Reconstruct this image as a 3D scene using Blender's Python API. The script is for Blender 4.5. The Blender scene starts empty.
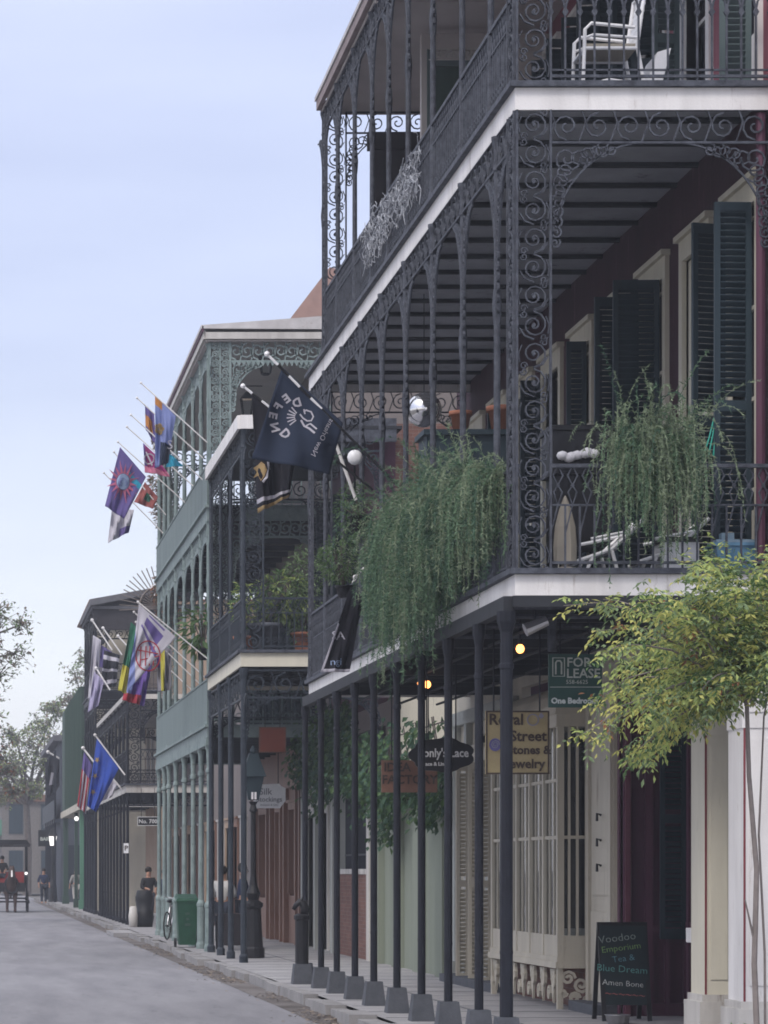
import bpy, bmesh, math, random
from mathutils import Vector, Matrix
random.seed(7)
SC = bpy.context.scene
COL = SC.collection
PI = math.pi
R = math.radians
F = 3000.0
def W(px, py, Y):
    return (Y*(px+40)/F, Y, 1.7+Y*(870-py)/F)
# ------------------------------------------------------------ mesh builder
class MB:
    def __init__(s): s.v=[]; s.f=[]; s.m=[]
    def add(s, vs, fs, m=0):
        b=len(s.v); s.v.extend(vs)
        for f in fs: s.f.append(tuple(i+b for i in f)); s.m.append(m)
        return s
    def box(s,x0,x1,y0,y1,z0,z1,m=0):
        v=[(x,y,z) for z in (z0,z1) for y in (y0,y1) for x in (x0,x1)]
        return s.add(v,[(0,2,3,1),(4,5,7,6),(0,1,5,4),(2,6,7,3),(0,4,6,2),(1,3,7,5)],m)
    def frustum(s,cx,cy,z0,z1,a0,b0,a1,b1,m=0):
        v=[(cx+sx*a0/2,cy+sy*b0/2,z0) for sy in(-1,1) for sx in(-1,1)]+[(cx+sx*a1/2,cy+sy*b1/2,z1) for sy in(-1,1) for sx in(-1,1)]
        return s.add(v,[(0,2,3,1),(4,5,7,6),(0,1,5,4),(2,6,7,3),(0,4,6,2),(1,3,7,5)],m)
    def tube(s,pts,r,n=6,m=0,caps=True):
        pts=[Vector(p) for p in pts]; k=len(pts)
        rs=r if isinstance(r,(list,tuple)) else [r]*k
        b=len(s.v); d0=(pts[1]-pts[0]).normalized()
        up=Vector((0,0,1)) if abs(d0.z)<.9 else Vector((0,1,0))
        a=d0.cross(up).normalized()
        for i,p in enumerate(pts):
            d=(pts[min(i+1,k-1)]-pts[max(i-1,0)])
            if d.length<1e-9: d=d0
            d.normalize()
            a=(a-d*a.dot(d))
            if a.length<1e-6: a=d.orthogonal()
            a.normalize(); c=d.cross(a)
            for j in range(n):
                t=2*PI*j/n; q=p+(a*math.cos(t)+c*math.sin(t))*rs[i]; s.v.append(tuple(q))
        for i in range(k-1):
            for j in range(n):
                s.f.append((b+i*n+j,b+i*n+(j+1)%n,b+(i+1)*n+(j+1)%n,b+(i+1)*n+j)); s.m.append(m)
        if caps:
            s.f.append(tuple(b+j for j in range(n))[::-1]); s.m.append(m)
            s.f.append(tuple(b+(k-1)*n+j for j in range(n))); s.m.append(m)
        return s
    def lathe(s,cx,cy,prof,n=12,m=0):
        b=len(s.v)
        for (r,z) in prof:
            for j in range(n):
                t=2*PI*j/n; s.v.append((cx+r*math.cos(t),cy+r*math.sin(t),z))
        for i in range(len(prof)-1):
            for j in range(n):
                s.f.append((b+i*n+j,b+i*n+(j+1)%n,b+(i+1)*n+(j+1)%n,b+(i+1)*n+j)); s.m.append(m)
        s.f.append(tuple(b+j for j in range(n))[::-1]); s.m.append(m)
        s.f.append(tuple(b+(len(prof)-1)*n+j for j in range(n))); s.m.append(m)
        return s
    def ribbon(s,pts,w,t,fn,m=0,closed=False):
        k=len(pts); b=len(s.v)
        for i,(u,v) in enumerate(pts):
            if closed: p0=pts[i-1]; p1=pts[(i+1)%k]
            else: p0=pts[max(i-1,0)]; p1=pts[min(i+1,k-1)]
            dx,dy=p1[0]-p0[0],p1[1]-p0[1]; l=math.hypot(dx,dy) or 1
            nx,ny=-dy/l*w/2,dx/l*w/2
            s.v+= [fn(u+nx,v+ny,-t/2),fn(u-nx,v-ny,-t/2),fn(u-nx,v-ny,t/2),fn(u+nx,v+ny,t/2)]
        for i in range(k if closed else k-1):
            a=b+4*i; c=b+4*((i+1)%k)
            for j in range(4):
                s.f.append((a+j,a+(j+1)%4,c+(j+1)%4,c+j)); s.m.append(m)
        if not closed:
            s.f.append((b,b+1,b+2,b+3)); s.f.append((b+4*k-1,b+4*k-2,b+4*k-3,b+4*k-4)); s.m+= [m,m]
        return s
    def prism(s,poly,t,fn,m=0):
        k=len(poly); v=[fn(u,w,-t/2) for u,w in poly]+[fn(u,w,t/2) for u,w in poly]
        fs=[tuple(range(k))[::-1],tuple(range(k,2*k))]+[(i,(i+1)%k,(i+1)%k+k,i+k) for i in range(k)]
        return s.add(v,fs,m)
    def sphere(s,c,r,n=12,m=0,sz=1,sx=1,sy=1):
        b=len(s.v); k=max(4,n//2)
        for i in range(k+1):
            a=PI*i/k
            for j in range(n):
                t=2*PI*j/n; s.v.append((c[0]+sx*r*math.sin(a)*math.cos(t),c[1]+sy*r*math.sin(a)*math.sin(t),c[2]-sz*r*math.cos(a)))
        for i in range(k):
            for j in range(n):
                s.f.append((b+i*n+j,b+i*n+(j+1)%n,b+(i+1)*n+(j+1)%n,b+(i+1)*n+j)); s.m.append(m)
        return s
    def mesh(s,mats,off=(0,0,0),smooth=False):
        me=bpy.data.meshes.new('mesh')
        ox,oy,oz=off
        me.from_pydata([(x-ox,y-oy,z-oz) for x,y,z in s.v],[],s.f)
        if not isinstance(mats,(list,tuple)): mats=[mats]
        for q in mats: me.materials.append(q)
        if len(mats)>1: me.polygons.foreach_set('material_index',s.m)
        if smooth: me.polygons.foreach_set('use_smooth',[True]*len(me.polygons))
        me.update(); return me
def PXZ(x0,y,z0): return lambda u,v,n:(x0+u,y+n,z0+v)
def PYZ(x,y0,z0): return lambda u,v,n:(x+n,y0+u,z0+v)
# ------------------------------------------------------------ objects
def wloc(o):
    x=Vector((0,0,0))
    while o: x+=o.location; o=o.parent
    return x
def thing(name,label,cat,loc=(0,0,0),group=None,rotz=0):
    o=bpy.data.objects.new(name,None); COL.objects.link(o); o.location=loc; o.rotation_euler=(0,0,rotz)
    o.empty_display_size=.2
    o['label']=label; o['category']=cat
    if group: o['group']=group
    return o
def part(name,mb,mat,parent,smooth=False,label=None,kind=None):   # mb in world coordinates
    o=bpy.data.objects.new(name,mb.mesh(mat,wloc(parent),smooth)); COL.objects.link(o); o.parent=parent
    if label: o['label']=label
    if kind: o['kind']=kind
    return o
def lpart(name,me,parent,loc=(0,0,0),rotz=0,label=None,world=True,scale=None,rot=None):      # me: ready local mesh, loc in world
    o=bpy.data.objects.new(name,me); COL.objects.link(o); o.parent=parent
    o.location=Vector(loc)-wloc(parent) if world else loc
    o.rotation_euler=rot if rot else (0,0,rotz)
    if scale: o.scale=scale
    if label: o['label']=label
    return o
def single(name,mb,mat,label,cat,loc,group=None,smooth=False,kind=None):
    o=bpy.data.objects.new(name,mb.mesh(mat,loc,smooth)); COL.objects.link(o); o.location=loc
    o['label']=label; o['category']=cat
    if group: o['group']=group
    if kind: o['kind']=kind
    return o
def struct(name,mb,mat,kind='structure'):
    o=bpy.data.objects.new(name,mb.mesh(mat)); COL.objects.link(o); o['kind']=kind; return o
def copy_tree(o,parent=None):
    c=o.copy(); COL.objects.link(c); c.parent=parent
    for ch in list(o.children): copy_tree(ch,c)
    return c
# ------------------------------------------------------------ materials
def srgb(c):
    return tuple((x/12.92 if x<=.04045 else ((x+.055)/1.055)**2.4) for x in c)
def mat(name,c,rough=.6,c2=None,scale=6,metal=0,bump=.0,bscale=40,spots=None,spotc=None,emit=None,streak=False,trans=0):
    m=bpy.data.materials.new(name); m.use_nodes=True; nt=m.node_tree; N=nt.nodes; L=nt.links
    b=N['Principled BSDF']; b.inputs['Roughness'].default_value=rough; b.inputs['Metallic'].default_value=metal
    if rough>.45 and not metal: b.inputs['Specular IOR Level'].default_value=.22
    tc=N.new('ShaderNodeTexCoord'); mp=N.new('ShaderNodeMapping'); L.new(tc.outputs['Object'],mp.inputs[0])
    geo=N.new('ShaderNodeNewGeometry')
    L.new(geo.outputs['Position'],mp.inputs[0])
    if streak: mp.inputs['Scale'].default_value=(1,1,.15)
    nz=N.new('ShaderNodeTexNoise'); nz.inputs['Scale'].default_value=scale; nz.inputs['Detail'].default_value=8; nz.inputs['Roughness'].default_value=.65
    L.new(mp.outputs[0],nz.inputs[0])
    if c2 is None: c2=tuple(x*.72 for x in c)
    rp=N.new('ShaderNodeValToRGB'); rp.color_ramp.elements[0].position=.32; rp.color_ramp.elements[1].position=.68
    rp.color_ramp.elements[0].color=(*c2,1); rp.color_ramp.elements[1].color=(*c,1)
    L.new(nz.outputs[0],rp.inputs[0]); out=rp.outputs[0]
    if spots:
        n2=N.new('ShaderNodeTexNoise'); n2.inputs['Scale'].default_value=spots; n2.inputs['Detail'].default_value=10; n2.inputs['Roughness'].default_value=.75
        L.new(mp.outputs[0],n2.inputs[0])
        r2=N.new('ShaderNodeValToRGB'); r2.color_ramp.elements[0].position=.58; r2.color_ramp.elements[1].position=.7
        L.new(n2.outputs[0],r2.inputs[0])
        mx=N.new('ShaderNodeMix'); mx.data_type='RGBA'; L.new(r2.outputs[0],mx.inputs[0]); L.new(out,mx.inputs[6]); mx.inputs[7].default_value=(*spotc,1)
        out=mx.outputs[2]
    L.new(out,b.inputs['Base Color'])
    if bump:
        n3=N.new('ShaderNodeTexNoise'); n3.inputs['Scale'].default_value=bscale; n3.inputs['Detail'].default_value=6
        L.new(geo.outputs['Position'],n3.inputs[0])
        bp=N.new('ShaderNodeBump'); bp.inputs['Strength'].default_value=bump; bp.inputs['Distance'].default_value=.02
        L.new(n3.outputs[0],bp.inputs['Height']); L.new(bp.outputs[0],b.inputs['Normal'])
    if emit:
        b.inputs['Emission Color'].default_value=(*emit[0],1); b.inputs['Emission Strength'].default_value=emit[1]
    if trans:
        b.inputs['Subsurface Weight'].default_value=0
        ts=N.new('ShaderNodeBsdfTranslucent'); L.new(out,ts.inputs[0]); ms=N.new('ShaderNodeMixShader'); ms.inputs[0].default_value=trans
        L.new(b.outputs[0],ms.inputs[1]); L.new(ts.outputs[0],ms.inputs[2]); L.new(ms.outputs[0],N['Material Output'].inputs[0])
    return m
def brickmat(name,c1,c2,cm,sc=1.0):
    m=mat(name,c1,.85,bump=.3); nt=m.node_tree; N=nt.nodes; L=nt.links; b=N['Principled BSDF']
    geo=[n for n in N if n.type=='NEW_GEOMETRY'][0]
    sep=N.new('ShaderNodeSeparateXYZ'); L.new(geo.outputs['Position'],sep.inputs[0])
    ad=N.new('ShaderNodeMath'); L.new(sep.outputs[0],ad.inputs[0]); L.new(sep.outputs[1],ad.inputs[1])
    cb=N.new('ShaderNodeCombineXYZ'); L.new(ad.outputs[0],cb.inputs[0]); L.new(sep.outputs[2],cb.inputs[1])
    br=N.new('ShaderNodeTexBrick'); br.inputs['Scale'].default_value=4.5*sc; br.inputs['Mortar Size'].default_value=.012
    br.inputs['Brick Width'].default_value=1.0; br.inputs['Row Height'].default_value=.33
    br.inputs[1].default_value=(*c1,1); br.inputs[2].default_value=(*c2,1); br.inputs[3].default_value=(*cm,1)
    L.new(cb.outputs[0],br.inputs[0])
    old=b.inputs['Base Color'].links[0].from_socket
    nzf=[n for n in N if n.type=='TEX_NOISE'][0]
    mx=N.new('ShaderNodeMix'); mx.data_type='RGBA'; mx.blend_type='MULTIPLY'; mx.inputs[0].default_value=.5
    L.new(br.outputs[0],mx.inputs[6]); L.new(nzf.outputs[0],mx.inputs[7]); L.new(mx.outputs[2],b.inputs['Base Color'])
    return m
M={}
M['iron']=mat('iron_paint',(.013,.015,.023),.55,(.008,.009,.014),5,bump=.25,bscale=60)
M['iron_grey']=mat('iron_paint_weathered',(.085,.093,.115),.65,(.028,.03,.04),11,bump=.3,bscale=60)
M['iron_blue']=mat('iron_paint_blue',(.032,.041,.054),.55,(.018,.023,.032),5,bump=.2)
M['iron_green']=mat('iron_paint_green',(.225,.28,.275),.6,(.13,.17,.168),4,bump=.2,spots=9,spotc=(.07,.06,.05))
M['panel_green']=mat('panel_paint_green',(.155,.20,.195),.6,(.11,.145,.143),2,bump=.1,streak=True)
M['kelly']=mat('bright_green_paint',(.10,.23,.16),.5,(.065,.16,.11),2,bump=.1,streak=True)
M['kelly2']=mat('dull_green_paint',(.05,.085,.068),.7,(.03,.055,.045),2,bump=.1,streak=True)
M['white']=mat('white_timber_paint',(.76,.74,.73),.55,(.56,.54,.53),2.2,bump=.15,spots=4.5,spotc=(.30,.25,.22),streak=True)
M['white2']=mat('old_white_paint',(.55,.53,.50),.6,(.36,.34,.32),3,bump=.15,spots=5,spotc=(.15,.12,.10),streak=True)
M['white_clean']=mat('white_plastic',(.78,.78,.80),.35,(.7,.7,.72),8)
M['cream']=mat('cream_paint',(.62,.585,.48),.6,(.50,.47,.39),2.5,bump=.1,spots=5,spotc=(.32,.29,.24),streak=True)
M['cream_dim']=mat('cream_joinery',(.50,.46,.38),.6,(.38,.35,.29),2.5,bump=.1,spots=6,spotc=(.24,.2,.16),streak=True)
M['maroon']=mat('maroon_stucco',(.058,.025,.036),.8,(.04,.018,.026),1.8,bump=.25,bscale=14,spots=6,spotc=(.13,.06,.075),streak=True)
M['maroon2']=mat('maroon_joinery',(.11,.042,.07),.6,(.07,.027,.047),3,bump=.1,streak=True)
M['shutter']=mat('shutter_green',(.026,.044,.056),.5,(.016,.027,.036),3,bump=.1,streak=True)
M['shutter2']=mat('shutter_grey_green',(.10,.14,.14),.55,(.07,.095,.1),3,bump=.1,streak=True)
M['ceil']=mat('ceiling_boards',(.36,.37,.41),.8,(.25,.26,.29),1.5,spots=2,spotc=(.06,.055,.05))
M['joist']=mat('joist_timber',(.03,.032,.038),.75,(.02,.022,.026),5)
M['ceil_brown']=mat('ceiling_brown',(.20,.175,.165),.8,(.15,.13,.125),.8)
M['ceil_light']=mat('ceiling_light_boards',(.50,.46,.45),.8,(.40,.37,.36),.8)
M['pale_green']=mat('pale_green_stucco',(.225,.25,.20),.85,(.165,.185,.15),.9,bump=.2,bscale=12,spots=2.5,spotc=(.2,.22,.17),streak=True)
M['grey_stucco']=mat('grey_stucco',(.36,.37,.35),.85,(.26,.27,.255),.9,bump=.2,bscale=12,spots=2.5,spotc=(.2,.19,.17),streak=True)
M['brown_wood']=mat('brown_joinery',(.21,.115,.08),.55,(.14,.075,.055),2,bump=.1,streak=True)
M['tan']=mat('tan_stucco',(.36,.27,.20),.85,(.28,.2,.15),1)
M['brick']=brickmat('red_brick',(.24,.12,.095),(.17,.085,.07),(.26,.24,.22))
M['terracotta']=mat('terracotta',(.36,.15,.09),.8,(.28,.11,.065),6,bump=.1)
M['slate']=mat('slate_roof',(.12,.12,.13),.8,(.08,.08,.09),5,bump=.3)
M['rooftin']=mat('tin_roof',(.55,.53,.53),.6,(.40,.38,.38),3,spots=4,spotc=(.2,.13,.1))
M['roofred']=mat('red_tin_roof',(.33,.21,.18),.7,(.25,.16,.14),3)
M['concrete']=mat('concrete_block',(.085,.09,.105),.8,(.055,.06,.07),6,bump=.3)
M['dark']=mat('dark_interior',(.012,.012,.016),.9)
M['darkwood']=mat('dark_timber',(.035,.03,.035),.7,(.02,.018,.02),3,streak=True)
M['fern']=mat('fern_leaf',(.14,.22,.13),.7,(.09,.155,.09),1.6,trans=.3)
M['fern2']=mat('fern_leaf_pale',(.24,.29,.185),.7,(.15,.20,.125),1.6,trans=.3)
M['fern3']=mat('fern_leaf_deep',(.075,.14,.09),.7,(.05,.10,.065),1.6,trans=.25)
M['leaf_y']=mat('leaf_yellow',(.60,.58,.20),.6,(.48,.48,.15),2,trans=.4)
M['leaf_yg']=mat('leaf_yellow_green',(.44,.50,.18),.6,(.32,.40,.13),2,trans=.4)
M['ivy']=mat('ivy_leaf',(.05,.10,.045),.6,(.03,.065,.03),2,trans=.25)
M['leaf_g']=mat('leaf_green',(.12,.19,.08),.6,(.06,.12,.04),2,trans=.35)
M['leaf_p']=mat('leaf_pale',(.26,.34,.18),.6,(.17,.24,.12),2,trans=.35)
M['leaf_r']=mat('leaf_rust',(.30,.14,.07),.6,(.2,.09,.05),2,trans=.35)
M['leaf_o']=mat('leaf_olive',(.24,.25,.18),.6,(.06,.075,.04),2,trans=.3)
M['leaf_brown']=mat('leaf_dry',(.32,.27,.22),.8,(.17,.12,.09),3,trans=.2)
M['silver']=mat('dry_silver_vine',(.42,.44,.48),.8,(.26,.27,.3),6)
M['bark']=mat('bark',(.13,.11,.10),.9,(.07,.06,.055),8,bump=.5,bscale=30)
M['twig']=mat('grey_twig',(.22,.19,.18),.9,(.15,.13,.12),8)
M['bin_green']=mat('bin_plastic_green',(.02,.075,.045),.55,(.013,.05,.03),4)
M['black']=mat('black_paint',(.015,.015,.018),.5,(.01,.01,.012),6)
M['rubber']=mat('rubber',(.02,.02,.02),.8)
M['steel']=mat('steel',(.5,.5,.52),.3,(.4,.4,.42),8,metal=.9)
M['blueplastic']=mat('blue_plastic',(.13,.30,.46),.4,(.1,.24,.38),5)
M['cloth_white']=mat('cloth_white',(.72,.7,.72),.9,(.6,.58,.6),8)
M['beige']=mat('beige_canvas',(.4,.36,.3),.9,(.31,.28,.23),3,streak=True)
M['bulb']=mat('bulb_warm',(.9,.6,.3),.4,emit=((1,.36,.09),4))
M['bulbw']=mat('lamp_white',(.9,.9,.9),.4,emit=((1,.95,.9),.9))
M['globe']=mat('silver_globe',(.75,.75,.77),.12,(.65,.65,.67),2,metal=.95)
M['skin']=mat('skin',(.36,.2,.14),.6,(.32,.18,.12),6)
M['hair']=mat('hair',(.02,.015,.012),.7)
M['shirt_w']=mat('shirt_pale',(.6,.58,.56),.9); M['shirt_n']=mat('shirt_navy',(.02,.03,.07),.9); M['shirt_k']=mat('shirt_black',(.02,.02,.022),.9)
M['shirt_g']=mat('shirt_grey',(.3,.29,.28),.9); M['trousers']=mat('trousers_dark',(.03,.035,.05),.9); M['trousers_p']=mat('trousers_pale',(.42,.4,.38),.9)
M['horse']=mat('horse_coat',(.06,.035,.028),.7,(.035,.02,.018),4)
M['red']=mat('red_paint',(.25,.03,.03),.5)
def clothmat(n,c): return mat('flag_'+n,c,.85,tuple(x*.88 for x in c),9,trans=.35)
FM={n:clothmat(n,c) for n,c in dict(navy=(.035,.048,.085),black=(.022,.022,.03),white=(.62,.60,.66),lav=(.48,.44,.62),purple=(.17,.13,.36),violet=(.2,.12,.42),blue=(.05,.11,.50),peri=(.27,.32,.60),gold=(.5,.36,.18),yellow=(.6,.55,.09),orange=(.6,.27,.08),red=(.45,.05,.07),pink=(.70,.25,.38),magenta=(.42,.06,.25),teal=(.04,.38,.55),green=(.05,.2,.13),grey=(.3,.29,.33),brick=(.4,.13,.12),sky=(.35,.45,.65)).items()}
def glassmat():
    m=bpy.data.materials.new('window_glass'); m.use_nodes=True; b=m.node_tree.nodes['Principled BSDF']
    b.inputs['Base Color'].default_value=(.03,.035,.045,1); b.inputs['Roughness'].default_value=.06; b.inputs['Specular IOR Level'].default_value=.8
    return m
M['glass']=glassmat()
def clearglass():
    m=bpy.data.materials.new('clear_glass'); m.use_nodes=True; nt=m.node_tree; N=nt.nodes; L=nt.links
    t=N.new('ShaderNodeBsdfTransparent'); t.inputs[0].default_value=(.85,.88,.88,1); g=N.new('ShaderNodeBsdfGlossy'); g.inputs['Roughness'].default_value=.03
    lw=N.new('ShaderNodeLayerWeight'); lw.inputs[0].default_value=.3
    mx=N.new('ShaderNodeMixShader'); L.new(lw.outputs['Fresnel'],mx.inputs[0]); L.new(t.outputs[0],mx.inputs[1]); L.new(g.outputs[0],mx.inputs[2])
    L.new(mx.outputs[0],N['Material Output'].inputs[0]); return m
M['cglass']=clearglass()
# ------------------------------------------------------------ ornament
def spiral(cx,cy,r,a0=0,turns=1.35,d=1,rin=.22,seg=9):
    n=max(5,int(seg*turns)); o=[]
    for i in range(n+1):
        t=i/n; a=a0+d*2*PI*turns*t; q=r*(1-(1-rin)*t)
        o.append((cx+q*math.cos(a),cy+q*math.sin(a)))
    return o
def frieze(mb,fn,L,h,unit=None,w=.02,t=.02,seg=8):
    unit=unit or h*1.0; n=max(1,round(L/unit)); u=L/n
    mb.ribbon([(0,0),(L,0)],w*1.2,t*1.5,fn); mb.ribbon([(0,-h),(L,-h)],w*1.4,t*1.5,fn)
    for i in range(n):
        d=1 if i%2 else -1
        mb.ribbon(spiral(u*(i+.5),-h*.5,h*.42,PI/2*d,1.5,d,.15,seg),w,t,fn)
        mb.ribbon([(u*i,-h*.03),(u*(i+.12),-h*.35),(u*(i+.02),-h*.65),(u*(i-.1 if i else i),-h*.97)],w*.8,t,fn)
def bracket(mb,fn,bw,bh,w=.02,t=.02,seg=7,k=6,flip=1):
    # concave corner bracket: u away from the post, v down from the frieze
    g=lambda u,v,n: fn(u*flip,-v,n)
    arc=[]
    for i in range(13):
        a=PI/2*i/12; arc.append((bw*(1-math.sin(a))**1.0*1.0, bh*(1-math.cos(a))))
    arc=[(bw*(1-math.sin(PI/2*i/12)),bh*(1-math.cos(PI/2*i/12))) for i in range(13)]
    mb.ribbon(arc,w,t,g)
    m=min(bw,bh)
    # scrolls shrinking away from the corner, filling the spandrel
    mb.ribbon(spiral(m*.17,m*.17,m*.15,0,1.6,1,.15,seg),w,t,g)
    n=k
    for i in range(1,n):
        f=i/n
        r=m*.12*(1-f*.62)
        x=m*.2+(bw-m*.2)*f; lim=bh*(1-math.sqrt(max(0,1-(1-x/bw)**2)))
        if lim>r*.9: mb.ribbon(spiral(x,max(r,lim*.5),r,PI*f*3,1.3,-1,.2,seg),w*.9,t,g)
        y=m*.2+(bh-m*.2)*f; lim=bw*(1-math.sqrt(max(0,1-(1-y/bh)**2)))
        mb.ribbon(spiral(max(r*.9,lim*.5),y,r*1.05,PI*f*2,1.3,1,.2,seg),w*.9,t,g)
def panel(mb,fn,wd,h,w=.022,t=.025,unit=None,seg=10,bars=True):
    if wd>.25: w*=.78
    # tall scroll filled panel between two bars
    unit=unit or wd*.86; n=max(1,round(h/unit)); u=h/n
    if bars:
        for x in (0,wd): mb.ribbon([(x,0),(x,h)],w*1.5,t*1.5,fn)
    for i in range(n):
        d=1 if i%2 else -1; c=wd/2; y=u*(i+.5)
        mb.ribbon(spiral(c,y,wd*.40,-PI/2 if d>0 else PI/2*1,1.7,d,.12,seg),w,t,fn)
        mb.ribbon([(c,y-u*.5),(c+d*wd*.28,y-u*.36),(c+d*wd*.42,y-u*.1)],w*.9,t,fn)
        mb.ribbon(spiral(c-d*wd*.3,y-u*.42,wd*.12,0,1.2,d,.3,7),w*.8,t,fn); mb.ribbon(spiral(c+d*wd*.3,y+u*.38,wd*.12,PI,1.2,-d,.3,7),w*.8,t,fn)
        if wd>.25: mb.ribbon([(c-d*wd*.42,y-u*.3),(c-d*wd*.46,y),(c-d*wd*.36,y+u*.3)],w*.7,t,fn); mb.prism([(c-.02,y),(c,y-.025),(c+.02,y),(c,y+.025)],t,fn)
def rail_lattice(mb,fn,L,h,sp=.125,w=.02,t=.022,band=.28):
    # balusters with an X lattice band under the hand rail
    mb.ribbon([(0,h),(L,h)],w*2,t*2.2,fn); mb.ribbon([(0,h-band*h),(L,h-band*h)],w,t*1.2,fn); mb.ribbon([(0,.07),(L,.07)],w*1.5,t*1.5,fn)
    n=max(1,round(L/sp)); s=L/n; b=h-band*h
    for i in range(n+1):
        x=i*s; mb.ribbon([(x,.0),(x,b)],w*.9,t*.9,fn)
        if i<n:
            mb.ribbon([(x,b),(x+s,h)],w*.8,t*.8,fn); mb.ribbon([(x,h),(x+s,b)],w*.8,t*.8,fn)
            mb.ribbon(spiral(x+s/2,.14*h+.06,s*.3,0,1,1,1,6),w*.6,t*.8,fn)
def rail_quatre(mb,fn,L,h,sp=.15,w=.018,t=.02):
    mb.ribbon([(0,h),(L,h)],w*2,t*2.2,fn); mb.ribbon([(0,h*.62),(L,h*.62)],w,t,fn); mb.ribbon([(0,.06),(L,.06)],w*1.5,t*1.5,fn)
    n=max(1,round(L/sp)); s=L/n; b=h*.62
    for i in range(n+1):
        x=i*s; mb.ribbon([(x,0),(x,b)],w,t,fn)
        if i<n:
            c=x+s/2; y=(b+h)/2; q=(h-b)/2
            mb.ribbon([(c,b),(c+s*.3,y-q*.35),(c,y),(c-s*.3,y-q*.35)],w*.8,t*.8,fn,closed=True)
            mb.ribbon([(c,y),(c+s*.34,y+q*.5),(c,h),(c-s*.34,y+q*.5)],w*.8,t*.8,fn,closed=True)
            mb.prism([(c-.018,y),(c,y-.022),(c+.018,y),(c,y+.022)],t*1.3,fn)
            mb.ribbon([(x,b*.55),(x+s*.5,b)],w*.7,t*.7,fn)
def rail_gothic(mb,fn,L,h,sp=.14,w=.018,t=.02):
    mb.ribbon([(0,h),(L,h)],w*2,t*2.2,fn); mb.ribbon([(0,.06),(L,.06)],w*1.5,t*1.5,fn); mb.ribbon([(0,.12),(L,.12)],w,t,fn)
    n=max(1,round(L/sp)); s=L/n
    for i in range(n+1):
        x=i*s; mb.ribbon([(x,0),(x,h*.8)],w,t,fn)
        mb.prism([(x-.03,h*.78),(x,h*.72),(x+.03,h*.78),(x,h*.84)],t*1.4,fn)
        if i<n:
            mb.ribbon([(x,h*.8),(x+s*.12,h*.9),(x+s*.5,h*.985)],w,t,fn); mb.ribbon([(x+s,h*.8),(x+s*.88,h*.9),(x+s*.5,h*.985)],w,t,fn)
# text meshes ---------------------------------------------------
def textmesh(s,size=1,ext=.01,align='CENTER',bold=0):
    cu=bpy.data.curves.new('t','FONT'); cu.body=s; cu.size=size; cu.extrude=ext; cu.align_x=align; cu.align_y='CENTER'; cu.offset=bold; cu.resolution_u=2; cu.space_line=.85
    o=bpy.data.objects.new('t',cu); COL.objects.link(o)
    dg=bpy.context.evaluated_depsgraph_get(); dg.update()
    me=bpy.data.meshes.new_from_object(o.evaluated_get(dg))
    bpy.data.objects.remove(o); return me
def text_mb(s,size,ext,fn,align='CENTER',bold=0,mirror=False,rot=0,ctr=(0,0),mb=None,m=0,sx=1):
    me=textmesh(s,size,ext,align,bold); mb=mb or MB(); vs=[]
    c,sn=math.cos(rot),math.sin(rot)
    for v in me.vertices:
        x,y=v.co.x*(-1 if mirror else 1)*sx,v.co.y
        vs.append(fn(ctr[0]+x*c-y*sn,ctr[1]+x*sn+y*c,-v.co.z))
    mb.add(vs,[tuple(p.vertices) for p in me.polygons],m)
    bpy.data.meshes.remove(me); return mb
# ------------------------------------------------------------ building helpers
def wall_mb(X0,X1,y0,y1,z0,z1,ops):
    mb=MB(); ops=sorted(ops); y=y0
    for (a,b,za,zb) in ops:
        if a>y+1e-4: mb.box(X0,X1,y,a,z0,z1)
        if za>z0+1e-4: mb.box(X0,X1,a,b,z0,za)
        if zb<z1-1e-4: mb.box(X0,X1,a,b,zb,z1)
        y=b
    if y<y1-1e-4: mb.box(X0,X1,y,y1,z0,z1)
    return mb
_sh={}
def shutter_mesh(w,h,m,rail=.45):
    k=(round(w,2),round(h,2),m)
    if k in _sh: return _sh[k]
    mb=MB(); t=.04; st=.055
    mb.box(0,st,-t/2,t/2,0,h); mb.box(w-st,w,-t/2,t/2,0,h)
    for z0,z1 in ((0,.12),(h*rail-.05,h*rail+.05),(h-.1,h)): mb.box(st,w-st,-t/2+.002,t/2-.002,z0,z1)
    z=.14
    while z<h-.13:
        if not(h*rail-.08<z<h*rail+.06):
            mb.add([(st,-.022,z),(w-st,-.022,z),(w-st,.018,z+.042),(st,.018,z+.042),(st,-.022,z+.01),(w-st,-.022,z+.01),(w-st,.018,z+.052),(st,.018,z+.052)],
                   [(0,1,2,3),(7,6,5,4),(0,4,5,1),(2,6,7,3),(1,5,6,2),(0,3,7,4)])
        z+=.062
    _sh[k]=mb.mesh(M[m]); return _sh[k]
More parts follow.
